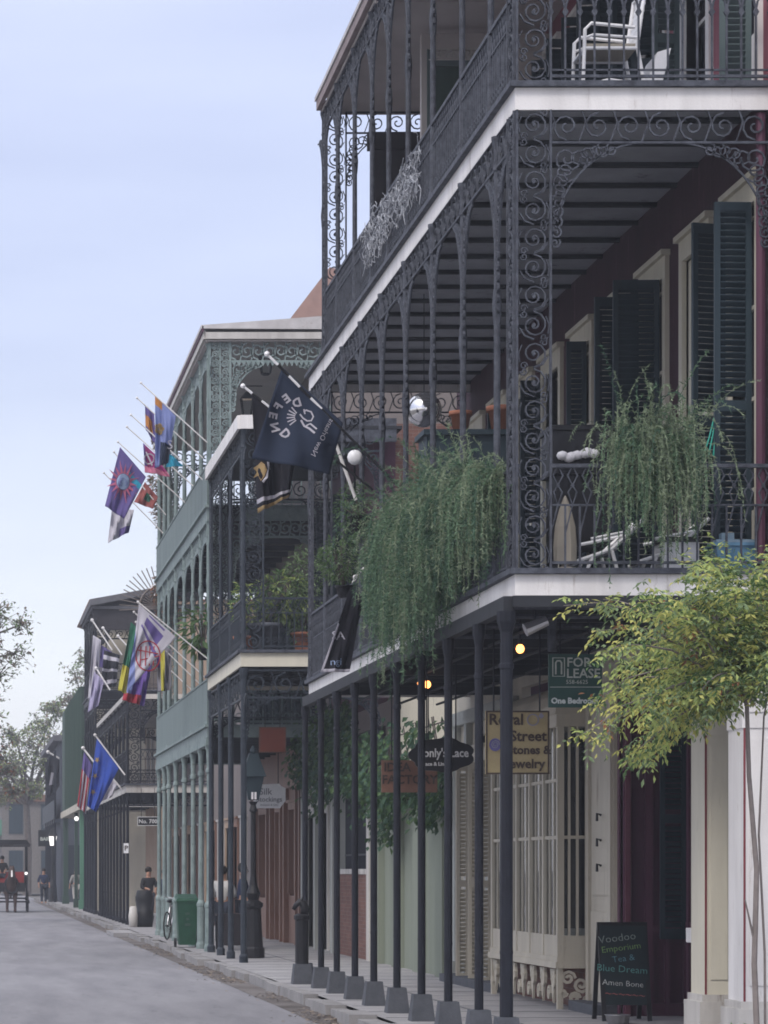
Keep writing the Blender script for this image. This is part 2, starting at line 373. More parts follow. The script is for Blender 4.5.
def opening(root,Xf,ya,yb,z0,z1,sur='cream',door='dark',shut=None,angs=(100,80),lw=None,sw=.14,louv=None,kind='door'):
    # surround (proud), recessed leaf with glazing, open shutters; [ya,yb] clear opening
    mb=MB(); p=.05
    mb.box(Xf-p,Xf+.2,ya-sw,ya,z0,z1+sw*1.6); mb.box(Xf-p,Xf+.2,yb,yb+sw,z0,z1+sw*1.6); mb.box(Xf-p-.003,Xf+.2,ya,yb,z1,z1+sw*1.6)
    mb.box(Xf-p-.05,Xf+.01,ya-sw-.04,yb+sw+.04,z1+sw*1.6,z1+sw*1.6+.06)
    f=part('door_frame' if kind=='door' else 'window',mb,M[sur],root)
    g=MB(); g.box(Xf+.16,Xf+.17,ya,yb,z0,z1); part('pane',g,M['glass'],f)
    s=MB(); c=(ya+yb)/2; n=4
    s.box(Xf+.12,Xf+.158,c-.03,c+.03,z0,z1)
    for i in range(n+1):
        zz=z0+(z1-z0)*i/n; s.box(Xf+.122,Xf+.156,ya,yb,zz-.02,zz+.02)
    if kind=='door': s.box(Xf+.12,Xf+.157,ya,yb,z0,z0+.7)
    part('sash',s,M[sur],f)
    if shut:
        w=lw or (yb-ya)/2
        me=shutter_mesh(w,z1-z0-.04,shut)
        # leaf local +x from hinge; rotation so that 180deg points to -X (street)
        for (yy,a) in ((ya,angs[0]),(yb,angs[1])):
            if a is None: continue
            lpart('shutter',me,root,(Xf-p-.03,yy,z0+.02),rotz=R(a))
    return f
def post_mesh(h,r,mats,style=0,n=8):
    mb=MB()
    if style==0:   # slender cast column with small base and capital
        mb.lathe(0,0,[(r*1.7,0),(r*1.7,.05),(r*1.15,.12),(r,.3),(r*.9,h*.6),(r*.85,h-.35),(r*1.2,h-.33),(r*.9,h-.28),(r*.95,h-.12),(r*1.6,h-.03),(r*1.6,h)],n)
    elif style==1: # pipe column with collars
        mb.lathe(0,0,[(r*1.5,0),(r*1.5,.12),(r*1.05,.16),(r,.9),(r*1.05,.9),(r*1.05,.93),(r,.93),(r*.97,h-.55),(r*1.15,h-.54),(r*1.15,h-.50),(r*.97,h-.49),(r*.97,h-.2),(r*1.45,h-.1),(r*1.5,h)],n)
    elif style==2: # fluted green column with pedestal and bell capital
        mb.lathe(0,0,[(r*2,0),(r*2,.1),(r*1.6,.16),(r*1.55,.9),(r*1.8,.93),(r*1.8,.98),(r*1.1,1.05),(r,1.3),(r*.92,h-.75),(r*1.4,h-.72),(r*1.3,h-.66),(r*.95,h-.62),(r*1.1,h-.3),(r*1.8,h-.12),(r*1.5,h-.05),(r*1.7,h)],n)
    return mb.mesh(mats)
def gallery_storey(root,X,Xf,y0,y1,z0,z1,posts,mi,rail=None,rh=.9,fh=.32,bw=.5,bh=1.2,pr=.035,pstyle=0,cw=.33,near=True,far=True,
                   corner=True,solid=None,seg=7,endrail=None,unit=None,w=.02,street_brackets=True,endbw=.75,endbh=1.0,farcorner=True,k=6,sp=.125,dense=False):
    I=M[mi] if isinstance(mi,str) else mi
    me=post_mesh(z1-z0,pr,I,pstyle)
    bm=None
    if street_brackets:
        b=MB()
        for fl in (1,-1): bracket(b,lambda u,v,n:(n,u,v),bw,bh,w,.022,seg,k,fl)
        # leaf collar that follows the post under the frieze
        b.lathe(0,0,[(pr*1.05,-bh*1.02),(pr*1.35,-bh*.9),(pr*1.02,-bh*.8)],6)
        bm=b.mesh(I)
    for y in posts:
        p=lpart('gallery_post',me,root,(X,y,z0))
        if bm: lpart('post_bracket',bm,p,(0,0,z1-z0-fh),world=False)
    if fh:
        b=MB(); frieze(b,PYZ(X,y0,z1),y1-y0,fh,unit or fh,w,.022,seg); part('street_frieze',b,I,root)
        for on,y,c in ((near,y0,corner),(far,y1,farcorner)):
            if not on: continue
            b=MB(); x0=X+(cw if c else 0)
            frieze(b,PXZ(x0,y,z1),Xf-x0,fh,unit or fh,w,.022,seg+2)
            bracket(b,PXZ(x0,y,z1-fh),endbw,endbh,w,.022,seg+2,9,1); bracket(b,PXZ(Xf,y,z1-fh),endbw,endbh,w,.022,seg+2,9,-1)
            part('end_frieze',b,I,root)
            if c:
                b=MB()
                if dense:
                    panel(b,PXZ(X,y,z0),cw/2,z1-z0,w*.8,.03,seg=seg+1); panel(b,PXZ(X+cw/2,y,z0),cw/2,z1-z0,w*.8,.03,seg=seg+1,bars=False); b.ribbon([(X+cw,z0),(X+cw,z1)],w*1.5,.045,lambda u,v,n:(u,y+n,v))
                else: panel(b,PXZ(X,y,z0),cw,z1-z0,w*1.05,.03,seg=seg+3)
                panel(b,PYZ(X-.012,y+(.03 if y==y0 else -.03-cw),z0),cw,z1-z0,w*1.05,.03,seg=seg)
                part('corner_panel',b,I,root)
    if rail:
        b=MB(); rail(b,PYZ(X,y0,z0),y1-y0,rh,sp); part('railing',b,I,root)
        for on,y in ((near,y0),(far,y1)):
            if on: b=MB(); (endrail or rail)(b,PXZ(X+(cw if corner else .05),y,z0),Xf-X-(cw if corner else .05),rh,.14); part('end_railing',b,I,root)
    if solid:
        b=MB(); b.box(X-.06,X-.035,y0,y1,z0-.02,z0+rh); b.box(X-.075,X-.02,y0,y1,z0+rh,z0+rh+.04); part('guard_panel',b,M[solid],root)
def gallery_deck(root,X,Xf,y0,y1,zt,fas='white',fh=.2,js=.93,ceil='ceil',over=.06,joist='joist',jd=.12,ledge=None,lip=True,farf=True,jt=.07):
    # floor slab, painted fascia on the three open sides, joists and ceiling boards underneath
    b=MB(); b.box(X-over+.03,Xf,y0-over+.03,y1+over-.03,zt-.06,zt)
    if lip: b.box(X-over-.06,X-over+.03,y0-over-.06,y1+over+.06,zt-.05,zt+.003); b.box(X-over+.03,Xf,y0-over-.06,y0-over+.03,zt-.05,zt+.003)
    part('deck',b,M[ledge or 'iron_grey'],root)
    b=MB(); b.box(X-over,X-over+.04,y0-over+.04,y1+over,zt-.06-fh,zt-.052); b.box(X-over,Xf,y0-over,y0-over+.04,zt-.063-fh,zt-.053)
    if farf: b.box(X-over+.04,Xf,y1+over-.04,y1+over,zt-.06-fh,zt-.053)
    part('fascia',b,M[fas],root)
    b=MB(); b.box(X-over+.04,Xf,y0-over+.04,y1+over-.04,zt-.1,zt-.062); part('ceiling',b,M[ceil],root)
    n=max(1,int((y1-y0)/js)); st=(y1-y0)/n
    b=MB(); b.box(X-over+.045-Xf,-.002,-jt/2,jt/2,-.1-jd,-.103); me=b.mesh(M[joist])
    for i in range(n+1): lpart('joist',me,root,(Xf,y0+i*st+(.05 if i==0 else -.05 if i==n else 0),zt))
# ============================================================ HOUSE A : the maroon gallery house
XP=5.2; XU=5.29; XF=7.7; Y0=28.5; YE=45.3
A=thing('gallery_house','nearest maroon three-storey house with black cast-iron galleries, white fascias and dark green shutters','house',(XF,Y0,0))
ends=[30.05+1.9*k for k in range(9)]
def ops2(za,zb): return [(e-1.15,e-.15,za,zb) for e in ends if e<46.5]
# second storey (4.55 .. 9) and third storey (9.18 .. 12.9)
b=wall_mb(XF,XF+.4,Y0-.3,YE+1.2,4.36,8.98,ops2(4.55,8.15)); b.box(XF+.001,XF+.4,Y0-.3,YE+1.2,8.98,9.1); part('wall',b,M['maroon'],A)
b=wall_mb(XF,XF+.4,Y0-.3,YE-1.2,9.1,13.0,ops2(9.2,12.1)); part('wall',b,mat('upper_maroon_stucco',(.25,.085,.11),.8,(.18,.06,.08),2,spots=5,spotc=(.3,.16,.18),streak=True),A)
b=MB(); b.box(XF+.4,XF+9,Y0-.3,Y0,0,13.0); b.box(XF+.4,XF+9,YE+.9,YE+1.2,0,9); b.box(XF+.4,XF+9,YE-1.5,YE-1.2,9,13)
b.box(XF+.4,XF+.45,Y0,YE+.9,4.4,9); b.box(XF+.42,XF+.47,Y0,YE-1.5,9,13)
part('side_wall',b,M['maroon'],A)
random.seed(3)
for i,(ya,yb,_,_) in enumerate(ops2(0,0)):
    a1=[183,176,170,188,178,172,186,175,180][i]; a2=[150,187,178,168,182,176,171,184,179][i]
    dz=[(183,196),(None,None),(178,183),(None,None),(176,None),(None,178),(None,None),(180,None),(None,None)][i]
    fr_=opening(A,XF,ya,yb,4.55,8.15,'cream',shut='shutter',angs=dz,lw=[.36,.44,.50,.46,.24,.26,.46,.2,.46][i])
    if i in (1,3,6,8):
        b=MB(); b.box(XF+.02,XF+.1,ya+.002,yb-.002,4.56,8.145); b.box(XF,XF+.021,ya+.12,yb-.12,4.8,5.6); b.box(XF,XF+.021,ya+.12,yb-.12,5.8,7.9); part('door_leaf',b,M['cream'] if i==1 else M['shutter'],fr_)
    if i<8: opening(A,XF,ya,yb,9.2,12.1,'white',shut='shutter2' if i in(0,1) else 'shutter',angs=(a1-6 if i!=1 else None,a2+4 if i!=0 else None),lw=.3)
# downpipe
b=MB(); b.tube([(XF-.08,Y0+.05,4.6),(XF-.08,Y0+.05,8.9)],.045,8); part('downpipe',b,M['maroon2'],A)
# decks
gallery_deck(A,XU,XF,Y0,YE,4.56,'white',.19,.93,jd=.1,joist='joist',over=.02)
gallery_deck(A,XU,XF,Y0,YE,9.18,'white',.2,.93,jd=.05,farf=True,over=.02)
# beam under the lower street side
b=MB(); b.box(XP-.03,XP+.07,Y0+.03,YE,4.16,4.305); b.box(XP+.05,XF,Y0-.02,Y0+.06,4.2,4.305)
for y in (33.5,38.2,42.5): b.box(XP+.05,XF,y-.05,y+.05,4.18,4.3)
for x in (5.9,6.6,7.2): b.tube([(x,Y0+.2,4.2),(x,YE,4.2)],.02,5)
part('beam',b,M['joist'],A)
b=MB()
for y in (29.3,30.4,31.6,33.0): b=MB(); b.tube([(XP+.1,y,4.27),(XF-.05,y,4.27)],.028,6); part('conduit',b,M['iron_grey'],A)
b=MB(); b.tube([(6.1,30.9,4.3),(6.1,30.9,3.95)],.05,6); part('conduit',b,M['iron_grey'],A)
# upper posts
up=[29.55,31.55,33.55,35.6,37.6,39.5,41.4,43.4,YE]
gallery_storey(A,XU,XF,Y0,YE,4.56,8.92,up,'iron_grey',rail=rail_quatre,rh=.98,fh=.31,bw=.72,bh=1.5,pr=.036,cw=.32,endrail=rail_quatre,seg=8,endbw=.9,endbh=1.05,k=13,w=.016)
# top gallery (ends a little earlier)
YT=43.6
tp=[29.9,31.6,33.55,35.4,37.0,38.5,40.2,42.0,YT]
gallery_storey(A,XU,XF,Y0,YT,9.18,12.71,tp,'iron_grey',rail=rail_lattice,rh=.86,fh=.3,bw=.7,bh=1.35,pr=.034,cw=.32,endrail=rail_gothic,seg=8,endbw=.8,endbh=.8,k=11,w=.016)
# far end corner panel of the top gallery is red-brown
# roof of the top gallery
b=MB(); b.box(XU-.1,XU-.04,Y0-.3,YT+.1,12.76,12.9); b.box(XU-.04,XF+9,YT+.04,YT+.1,12.70,12.9); part('eave_board',b,mat('eave_brown',(.27,.22,.22),.7,(.18,.14,.14),3,streak=True),A)
b=MB(); b.add([(XU-.12,Y0-.35,12.9),(XF+4,Y0-.35,14.9),(XF+4,YT+.15,14.9),(XU-.12,YT+.15,12.9),(XU-.12,Y0-.35,12.96),(XF+4,Y0-.35,14.96),(XF+4,YT+.15,14.96),(XU-.12,YT+.15,12.96)],
 [(3,2,1,0),(4,5,6,7),(0,1,5,4),(1,2,6,5),(2,3,7,6),(3,0,4,7)]); part('roof',b,M['rooftin'],A)
b=MB(); b.box(XU-.03,XF,Y0-.25,YT+.03,12.72,12.76)
for y in (33.0,38.0): b.box(XU-.03,XF,y-.03,y+.03,12.68,12.719)
part('top_ceiling',b,M['ceil_light'],A)
# partition with green sash in the top gallery and timber screen at its far end
Yp=39.2; s=F/Yp
b=MB(); b.box(6.03,6.1,Yp,Yp+.12,9.18,12.63); b.box(6.85,XF,Yp,Yp+.12,9.18,12.63); b.box(6.1,6.85,Yp,Yp+.12,12.42,12.63); b.box(6.1,6.85,Yp,Yp+.12,9.18,10.2); sc=part('partition',b,M['ceil_light'],A)
b=MB(); b.box(6.1,6.16,Yp-.03,Yp+.02,10.2,12.42); b.box(6.79,6.85,Yp-.03,Yp+.02,10.2,12.42); b.box(6.16,6.79,Yp-.03,Yp+.02,12.2,12.28); b.box(6.16,6.79,Yp-.03,Yp+.02,10.2,10.28)
fr=part('window_frame',b,M['shutter2'],sc)
b=MB(); b.box(6.16,6.79,Yp+.025,Yp+.05,10.28,12.2); part('pane',b,M['kelly2'],fr)
b=MB(); frieze(b,PXZ(6.12,Yp-.02,12.42),.7,.14,.08,.012,.015,6); part('valance',b,M['white2'],fr)
b=MB(); b.box(5.9,6.75,YT-.5,YT-.42,9.2,12.05); b.box(5.86,6.79,YT-.53,YT-.39,12.05,12.3)
for x in (5.95,6.15,6.35,6.55): b.box(x,x+.13,YT-.53,YT-.5,9.4,11.8)
part('timber_screen',b,M['darkwood'],A)
# lower posts with stone plinths
lp=[28.55,30.06,31.95,33.8,35.7,37.7,39.5,41.4,43.2,45.2]
for i,y in enumerate(lp):
    big=(i==0)
    me=post_mesh(4.16,.062 if big else .044,M['iron'],1,10) if i<2 else me_keep
    if i==1: me_keep=me
    p=lpart('gallery_post',me if not i>1 else me_keep,A,(XP,y,0))
    if i==0:
        m0=MB(); m0.frustum(0,0,0,.3,.27,.27,.2,.2); plinth=m0.mesh(M['concrete'])
    lpart('plinth',plinth,p,(0,0,0.0),world=False)
# ---- ground floor facade
gops=[(31.4,34.95,0,4.1),(36.75,41.1,.5,4.2),(41.9,43.0,0,3.7),(43.8,44.9,0,3.7)]
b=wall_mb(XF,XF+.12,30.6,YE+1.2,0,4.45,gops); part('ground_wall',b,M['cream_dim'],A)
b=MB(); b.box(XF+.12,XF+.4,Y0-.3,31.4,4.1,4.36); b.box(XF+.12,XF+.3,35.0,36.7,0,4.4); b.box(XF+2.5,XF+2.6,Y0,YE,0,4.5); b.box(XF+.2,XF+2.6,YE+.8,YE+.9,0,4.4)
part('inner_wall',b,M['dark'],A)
# recessed maroon entry
b=MB(); b.box(XF-.02,XF+.85,34.95,35.05,0,4.12); b.box(XF+.75,XF+.9,30.9,34.95,0,4.12); b.box(XF+.12,XF+.75,31.3,31.4,0,4.1)
e=part('entry_recess',b,M['maroon2'],A)
b=MB()
for x0,x1 in ((.02,.1),(.27,.36),(.5,.56),(.72,.75)): b.box(XF+x0,XF+x1,34.88,34.95,0,4.1)
for x0,x1,z0,z1 in ((.1,.27,.95,1.05),(.36,.5,.95,1.05),(.1,.27,.0,.15),(.36,.72,0,.15),(.36,.5,1.9,1.95)): b.box(XF+x0,XF+x1,34.89,34.949,z0,z1)
for y in (31.6,32.6,33.6,34.6): b.box(XF+.7,XF+.75,y,y+.1,.0,4.0)
b.box(XF+.71,XF+.75,31.5,34.9,1.0,1.1)
part('panelling',b,M['maroon2'],e)
b=MB(); b.box(XF+.03,XF+.09,34.84,34.878,0,4.05); part('pilaster_strip',b,mat('bright_maroon',(.16,.06,.085),.55,(.12,.045,.065),3),e)
lpart('shutter',shutter_mesh(.3,3.1,'shutter'),e,(XF+.42,34.8,.9),rotz=0)
lpart('shutter',shutter_mesh(.3,3.1,'shutter'),e,(XF+.7,33.7,.9),rotz=R(92))
# portal piers
for nm,y,x0,x1,m in (('cream',30.1,7.47,7.76,'cream'),('white',28.5,7.44,7.98,'white')):
    b=MB(); b.box(x0,x1,y,y+.55,.45,3.05); b.box(x0-.012,x1+.012,y-.012,y+.562,3.05,3.2); b.box(x0-.025,x1+.025,y-.025,y+.575,3.2,3.32); b.box(x0-.005,x1+.005,y-.005,y+.555,3.32,4.2)
    pr=part('pier',b,M[m],A,label='white painted pier' if nm=='white' else None)
    b=MB(); b.box(x0-.06,x1+.06,y-.06,y+.61,0,.38); b.box(x0-.03,x1+.03,y-.03,y+.58,.38,.45); part('pier_base',b,M['white2'],pr)
    b=MB(); b.box(x0+.002,x0+.022,y-.006,y-.0,.45,3.05); b.box(x1-.022,x1-.002,y-.006,y,.45,3.05); part('painted_line',b,mat('line_maroon',(.2,.05,.06),.6),pr)
    b=MB(); b.box(x0+.06,x1-.06,y-.012,y-.0,.6,2.95); part('pier_panel',b,M[m],pr)
b=MB(); b.box(XF-.2,XF+.4,Y0-.3,31.4,3.7,4.36) ; part('entablature',b,M['white2'],A)
b=MB(); b.box(XF-.15,XF+.1,30.75,31.2,.95,1.1); b.box(XF-.1,XF+.1,30.75,31.15,.8,.9); part('ledge',b,M['white'],A)
# bay window
bx=7.3; by0,by1=36.6,41.2
b=MB(); b.box(bx-.04,XF,by0-.04,by1+.04,.5,.58); b.box(bx-.02,XF,by0-.02,by1+.02,.58,.64); b.box(bx,bx+.05,by0,by1,.64,.9); b.box(bx+.05,XF,by0+.003,by0+.05,.64,.9); b.box(bx+.05,XF,by1-.05,by1-.003,.64,.9)
b.box(bx-.03,XF,by0-.03,by1+.03,3.45,3.6)
bay=part('bay_window',b,M['cream_dim'],A)
b=MB()
n=5
for i in range(n+1):
    y=by0-.004+(by1-by0-.09)*i/n; b.box(bx-.012,bx+.07,y,y+.09,.64,3.45)
    if i<n:
        yy=y+.09; yn=by0+(by1-by0-.09)*(i+1)/n
        for q in (1,2): yc=yy+(yn-yy)*q/3; b.box(bx+.01,bx+.045,yc-.018,yc+.018,.9,3.45)
        for zz in (2.1,2.8): b.box(bx+.012,bx+.043,yy,yn,zz-.02,zz+.02)
for x in (bx+.12,bx+.22,bx+.33): b.box(x,x+.03,by0+.01,by0+.045,.9,3.45)
b.box(bx+.07,XF,by0+.012,by0+.043,2.08,2.12)
part('mullions',b,M['cream_dim'],bay)
b=MB(); b.box(bx+.025,bx+.031,by0+.06,by1-.06,.9,3.45); b.box(bx+.06,XF-.01,by0+.026,by0+.03,.9,3.45); part('pane',b,M['cglass'],bay)
# coved hood above the bay
b=MB(); prof=[(bx-.05,3.6)]+[(bx-.05+ .45*math.sin(PI/2*i/8), 3.6+.62*(1-math.cos(PI/2*i/8))) for i in range(9)]
prof=[(bx-.05,3.6),(bx-.03,3.72),(bx+.06,3.86),(bx+.2,3.97),(XF,4.05),(XF,3.6)]
b.prism([(x,z) for x,z in prof],by1-by0+.1,lambda u,v,n:(u,(by0+by1)/2+n,v)); part('hood',b,M['cream_dim'],bay)
# scrolled brackets under the bay and the skirt
b=MB()
fnb=PXZ(0,by0+.01,0)
for (cx,cz,r,d) in ((bx+.12,.38,.09,1),(bx+.28,.30,.1,-1),(bx+.2,.14,.07,1),(bx+.36,.12,.06,-1),(bx+.06,.2,.05,-1)):
    b.ribbon(spiral(cx,cz,r,0,1.5,d,.2,9),.035,.04,fnb)
fnb=PYZ(bx+.02,by0,0)
i=0
while i<7:
    y=.35+i*.66
    b.ribbon(spiral(y,.34,.13,0,1.5,1,.2,9),.04,.04,fnb); b.ribbon(spiral(y+.28,.17,.1,PI,1.4,-1,.2,9),.035,.04,fnb); b.prism([(y-.1,.48),(y+.2,.48),(y+.12,.3),(y+.02,.06),(y-.05,.3)],.03,fnb)
    i+=1
b.box(bx-.01,bx+.06,by0,by0+.07,0,.5); b.box(bx-.01,bx+.06,by1-.07,by1,0,.5)
part('scroll_bracket',b,M['cream_dim'],bay)
b=MB(); b.box(XF-.06,XF-.01,by0,by1,0,.5); part('bay_skirt',b,M['brick'],bay)
b=MB(); b.box(bx+.05,XF+1.0,by0+.1,by1-.1,.86,.9); part('display_shelf',b,M['white2'],bay)
b=MB(); b.box(XF+.9,XF+1,by0,by1,0,4.2); part('shop_backdrop',b,M['tan'],bay)
# door joinery right of the bay and doors left of it
b=MB(); b.box(XF-.05,XF-.001,35.1,36.55,.12,3.9); b.box(XF-.09,XF-.051,35.12,35.25,.12,3.8); b.box(XF-.09,XF-.051,36.35,36.5,.12,3.8); b.box(XF-.07,XF-.051,35.3,36.3,.2,1.2); b.box(XF-.07,XF-.051,35.35,36.25,1.4,3.3)
dd=part('shop_door',b,M['cream_dim'],A)
b=MB()
for z in (1.75,2.05,2.35): b=MB(); b.tube([(XF-.09,35.6,z),(XF-.14,35.6,z+.02),(XF-.14,35.6,z-.07)],.018,5); part('coat_hook',b,M['black'],dd)
for (ya,yb) in ((41.9,43.0),(43.8,44.9)):
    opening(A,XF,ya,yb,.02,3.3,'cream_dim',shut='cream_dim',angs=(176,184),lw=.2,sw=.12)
for y in (41.6,43.3,45.15,46.2):
    b=MB(); b.box(XF-.1,XF-.001,y-.1,y+.1,0,3.9); b.box(XF-.13,XF-.001,y-.13,y+.13,0,.3); part('pilaster',b,M['grey_stucco'],A)
b=MB(); b.box(XF-.12,XF-.002,41.3,46.4,3.9,4.1); part('cornice',b,M['grey_stucco'],A)
b=MB(); b.box(XF-.35,XF,41.5,46,-.02,.12); part('door_step',b,M['concrete'],A)
b=MB(); b.box(XF-.3,XF,35.05,36.5,-.02,.12); part('door_step',b,M['concrete'],A)
# ============================================================ HOUSE B : dark gallery house
B=thing('gallery_house','narrow dark gallery house with a cream fascia, between the maroon house and the grey-green house','house',(XF,55,0))
yb0,yb1=55.0,62.2
b=wall_mb(XF,XF+.4,yb0+.8,yb1,4.9,10.0,[(57.3,58.5,5.7,8.9),(59.9,61.1,5.7,8.9)]); part('wall',b,M['maroon2'],B)
b=MB(); b.box(XF+.4,XF+9,yb0+.8,yb0+1.1,0,10.0); part('brick_end_wall',b,M['brick'],B)
b=MB(); b.box(XF+.41,XF+9,yb0+.74,yb0+.8,2.4,5.2); part('side_wall',b,M['cream'],B)
for a in (57.3,59.9): opening(B,XF,a,a+1.2,5.7,8.9,'white2',shut='shutter',angs=(178,182),lw=.5)
gallery_deck(B,XP,XF,yb0,yb1,5.73,'cream',.24,.95,jd=.12)
bp=[yb0,57.6,59.8,yb1-.1]
gallery_storey(B,XP,XF,yb0,yb1,5.73,9.78,bp,'iron_blue',rail=rail_lattice,rh=.95,fh=.4,bw=.5,bh=1.1,pr=.04,cw=.36,seg=7,endbw=.8,endbh=.9,w=.026,k=6)
b=MB(); b.box(XP-.06,XF+.4,yb0-.04,yb1,9.78,9.84); part('upper_deck',b,M['joist'],B)
b=MB(); b.box(XP-.12,XP-.07,yb0-.05,yb1,9.78,10.03); b.box(XP-.07,XP+.2,yb0-.1,yb0-.04,9.78,10.03); part('upper_fascia',b,M['white'],B)
b=MB(); b.box(XP+.2,XF+.3,yb0-.03,yb0+.02,9.55,9.98); part('end_beam',b,M['iron_grey'],B)
# under the first deck: frieze, brackets, plain pipe posts
gallery_storey(B,XP,XF,yb0,yb1,0,5.36,[],'iron_blue',fh=.5,cw=.0,corner=False,seg=7,endbw=.75,endbh=.8,w=.026,farcorner=False)
me=post_mesh(5.4,.055,M['iron_blue'],1,10); bk=MB()
for fl in (1,-1): bracket(bk,lambda u,v,n:(n,u,v),.6,.9,.026,.022,7,6,fl)
bk=bk.mesh(M['iron_blue'])
for y in bp:
    p=lpart('gallery_post',me,B,(XP,y,0)); lpart('post_bracket',bk,p,(0,0,4.9),world=False)
# B ground floor: grey pilastered wall and door
b=wall_mb(XF,XF+.3,61.0,67.0,0,4.9,[(62.6,63.8,0,3.2),(65,66.2,.0,3.2)]); part('ground_wall',b,M['grey_stucco'],B)
for a in (62.6,65): opening(B,XF,a,a+1.2 if a<64 else a+1.2,0.02,2.9,'white2',shut=None,sw=.12)
for y in (61.4,64.4,66.8):
    b=MB(); b.box(XF-.1,XF-.001,y-.15,y+.15,0,4.4); part('pilaster',b,M['grey_stucco'],B)
# courtyard wall, brick wall and gate between A and B
cw=thing('courtyard_wall','pale green stucco courtyard wall under hanging ivy between the two galleries','wall',(XF,YE+1.3,0))
b=MB(); b.box(XF,XF+.35,YE+1.25,56.0,0,3.0); part('wall',b,M['pale_green'],cw)
for y in (47.2,49.6,52.0,54.4):
    b=MB(); b.box(XF-.12,XF-.001,y,y+.7,0,3.0); part('pilaster',b,M['pale_green'],cw)
b=MB(); b.box(XF-.16,XF+.4,YE+1.25,56.05,3.0,3.14); part('coping',b,M['grey_stucco'],cw)
bw_=thing('brick_wall','low worn red brick wall topped by dark iron bars, left of the pale green wall','wall',(XF,56.1,0))
b=MB(); b.box(XF-.02,XF+.33,56.1,60.9,0,1.62); part('brickwork',b,M['brick'],bw_)
b=MB(); b.box(XF-.05,XF+.36,56.1,60.9,1.62,1.72); part('coping',b,M['white2'],bw_)
b=MB()
for i in range(32): b.tube([(XF+.14,56.2+i*.15,1.72),(XF+.14,56.2+i*.15,3.9)],.022,5)
for z in (2.0,3.7): b.tube([(XF+.14,56.1,z),(XF+.14,60.9,z)],.03,5)
part('railing',b,M['iron'],bw_)
b=MB(); b.box(XF+.2,XF+.26,56.1,60.9,1.72,4.4); part('backing',b,M['darkwood'],bw_)
b=MB(); b.box(XF-.1,XF+.3,55.8,56.15,0,3.4); part('gate_pier',b,M['white2'],bw_)
# white arched element leaning on the brick wall
# ============================================================ HOUSE C : green ironwork house
C=thing('gallery_house','tall grey-green house with slender ground-floor columns, arcaded iron galleries and many flags','house',(XF,62.4,0))
yc0,yc1=62.4,78.5
b=wall_mb(XF,XF+.4,yc0+.2,yc1,4.6,13.0,[(64+2.6*i,65.2+2.6*i,4.75,7.9) for i in range(5)])
b.box(XF+.4,XF+9,yc0+.2,yc0+.5,0,13.0); b.box(XF+.4,XF+9,yc1-.3,yc1,0,13); part('wall',b,M['ceil_brown'],C)
for i in range(5): opening(C,XF,64+2.6*i,65.2+2.6*i,4.75,7.9,'white2',shut='shutter',angs=(175,183),lw=.5)
b=MB(); 
gallery_deck(C,XP,XF,yc0,yc1,4.72,'iron_green',.2,1.3,ledge='iron_green',lip=True)
gallery_deck(C,XP,XF,yc0,yc1,9.28,'iron_green',.26,1.3,ledge='iron_green',ceil='ceil_brown')
cp=[62.6,64.7,66.9,69.5,72.2,74.6,76.3,78.3]
gallery_storey(C,XP,XF,yc0,yc1,4.72,8.98,cp,'iron_green',rh=.92,solid='panel_green',fh=.35,unit=.2,bw=.8,bh=1.0,pr=.05,cw=.42,seg=6,endbw=.9,endbh=1.0,w=.032,k=9,sp=.2,dense=True)
gallery_storey(C,XP,XF,yc0,yc1,9.28,12.7,cp,'iron_green',rh=.82,solid='panel_green',fh=.42,unit=.22,bw=.85,bh=.9,pr=.05,cw=.42,seg=6,endbw=.95,endbh=1.1,w=.032,k=10,sp=.2,dense=True)
b=MB()
for i in range(22): b.prism([(XP+.45+i*.1,12.27),(XP+.5+i*.1,12.17),(XP+.55+i*.1,12.27)],.02,lambda u,v,n:(u,yc0-.02+n,v))
part('hanging_lace',b,M['iron_green'],C)
for (z,h) in ((4.72,.92),(9.28,.82)):
    b=MB(); rail_lattice(b,PXZ(XP+.5,yc0,z),XF-XP-.5,h,.2,.03); part('end_railing',b,M['iron_green'],C)
    b=MB(); rail_lattice(b,PXZ(XP+.5,yc1,z),XF-XP-.5,h,.2,.03); part('end_railing',b,M['iron_green'],C)
# arches between posts (street side plates)
for zt,zb in ((8.95,8.3),(12.68,12.0)):
    b=MB()
    for i in range(len(cp)-1):
        a,c=cp[i]+.05,cp[i+1]-.05; L=c-a
        poly=[(a,zt),(a,zb-.5)]+[(a+L/2-L/2*math.cos(PI*j/12), zb-.5+.85*math.sin(PI*j/12)) for j in range(1,12)]+[(c,zb-.5),(c,zt)]
        pts=poly[1:-1]
        for j in range(len(pts)-1):
            (u0,v0),(u1,v1)=pts[j],pts[j+1]
            b.add([(XP-.01,u0,v0),(XP-.01,u1,v1),(XP-.01,u1,v1+.12),(XP-.01,u0,v0+.12),(XP+.01,u0,v0),(XP+.01,u1,v1),(XP+.01,u1,v1+.12),(XP+.01,u0,v0+.12)],
              [(0,1,2,3),(7,6,5,4),(0,4,5,1),(3,2,6,7)])
        for j in range(9):
            u=a+L*(j+.5)/9; v=zb-.5+.85*math.sin(math.acos(max(-1,min(1,1-2*(u-a)/L)))); b.box(XP-.008,XP+.008,u-.012,u+.012,v,zt)
    part('arcade',b,M['iron_green'],C)
b=MB(); b.box(XP-.15,XP-.1,yc0-.12,yc1+.12,12.72,12.9); b.box(XP-.1,XF+9,yc0-.17,yc0-.12,12.72,12.86); b.box(XP-.1,XF+9,yc1+.12,yc1+.17,12.72,12.9); part('eave_board',b,M['white2'],C)
b=MB(); b.box(XP-.18,XP-.15,yc0-.2,yc1+.2,12.86,12.98); part('gutter',b,M['maroon2'],C)
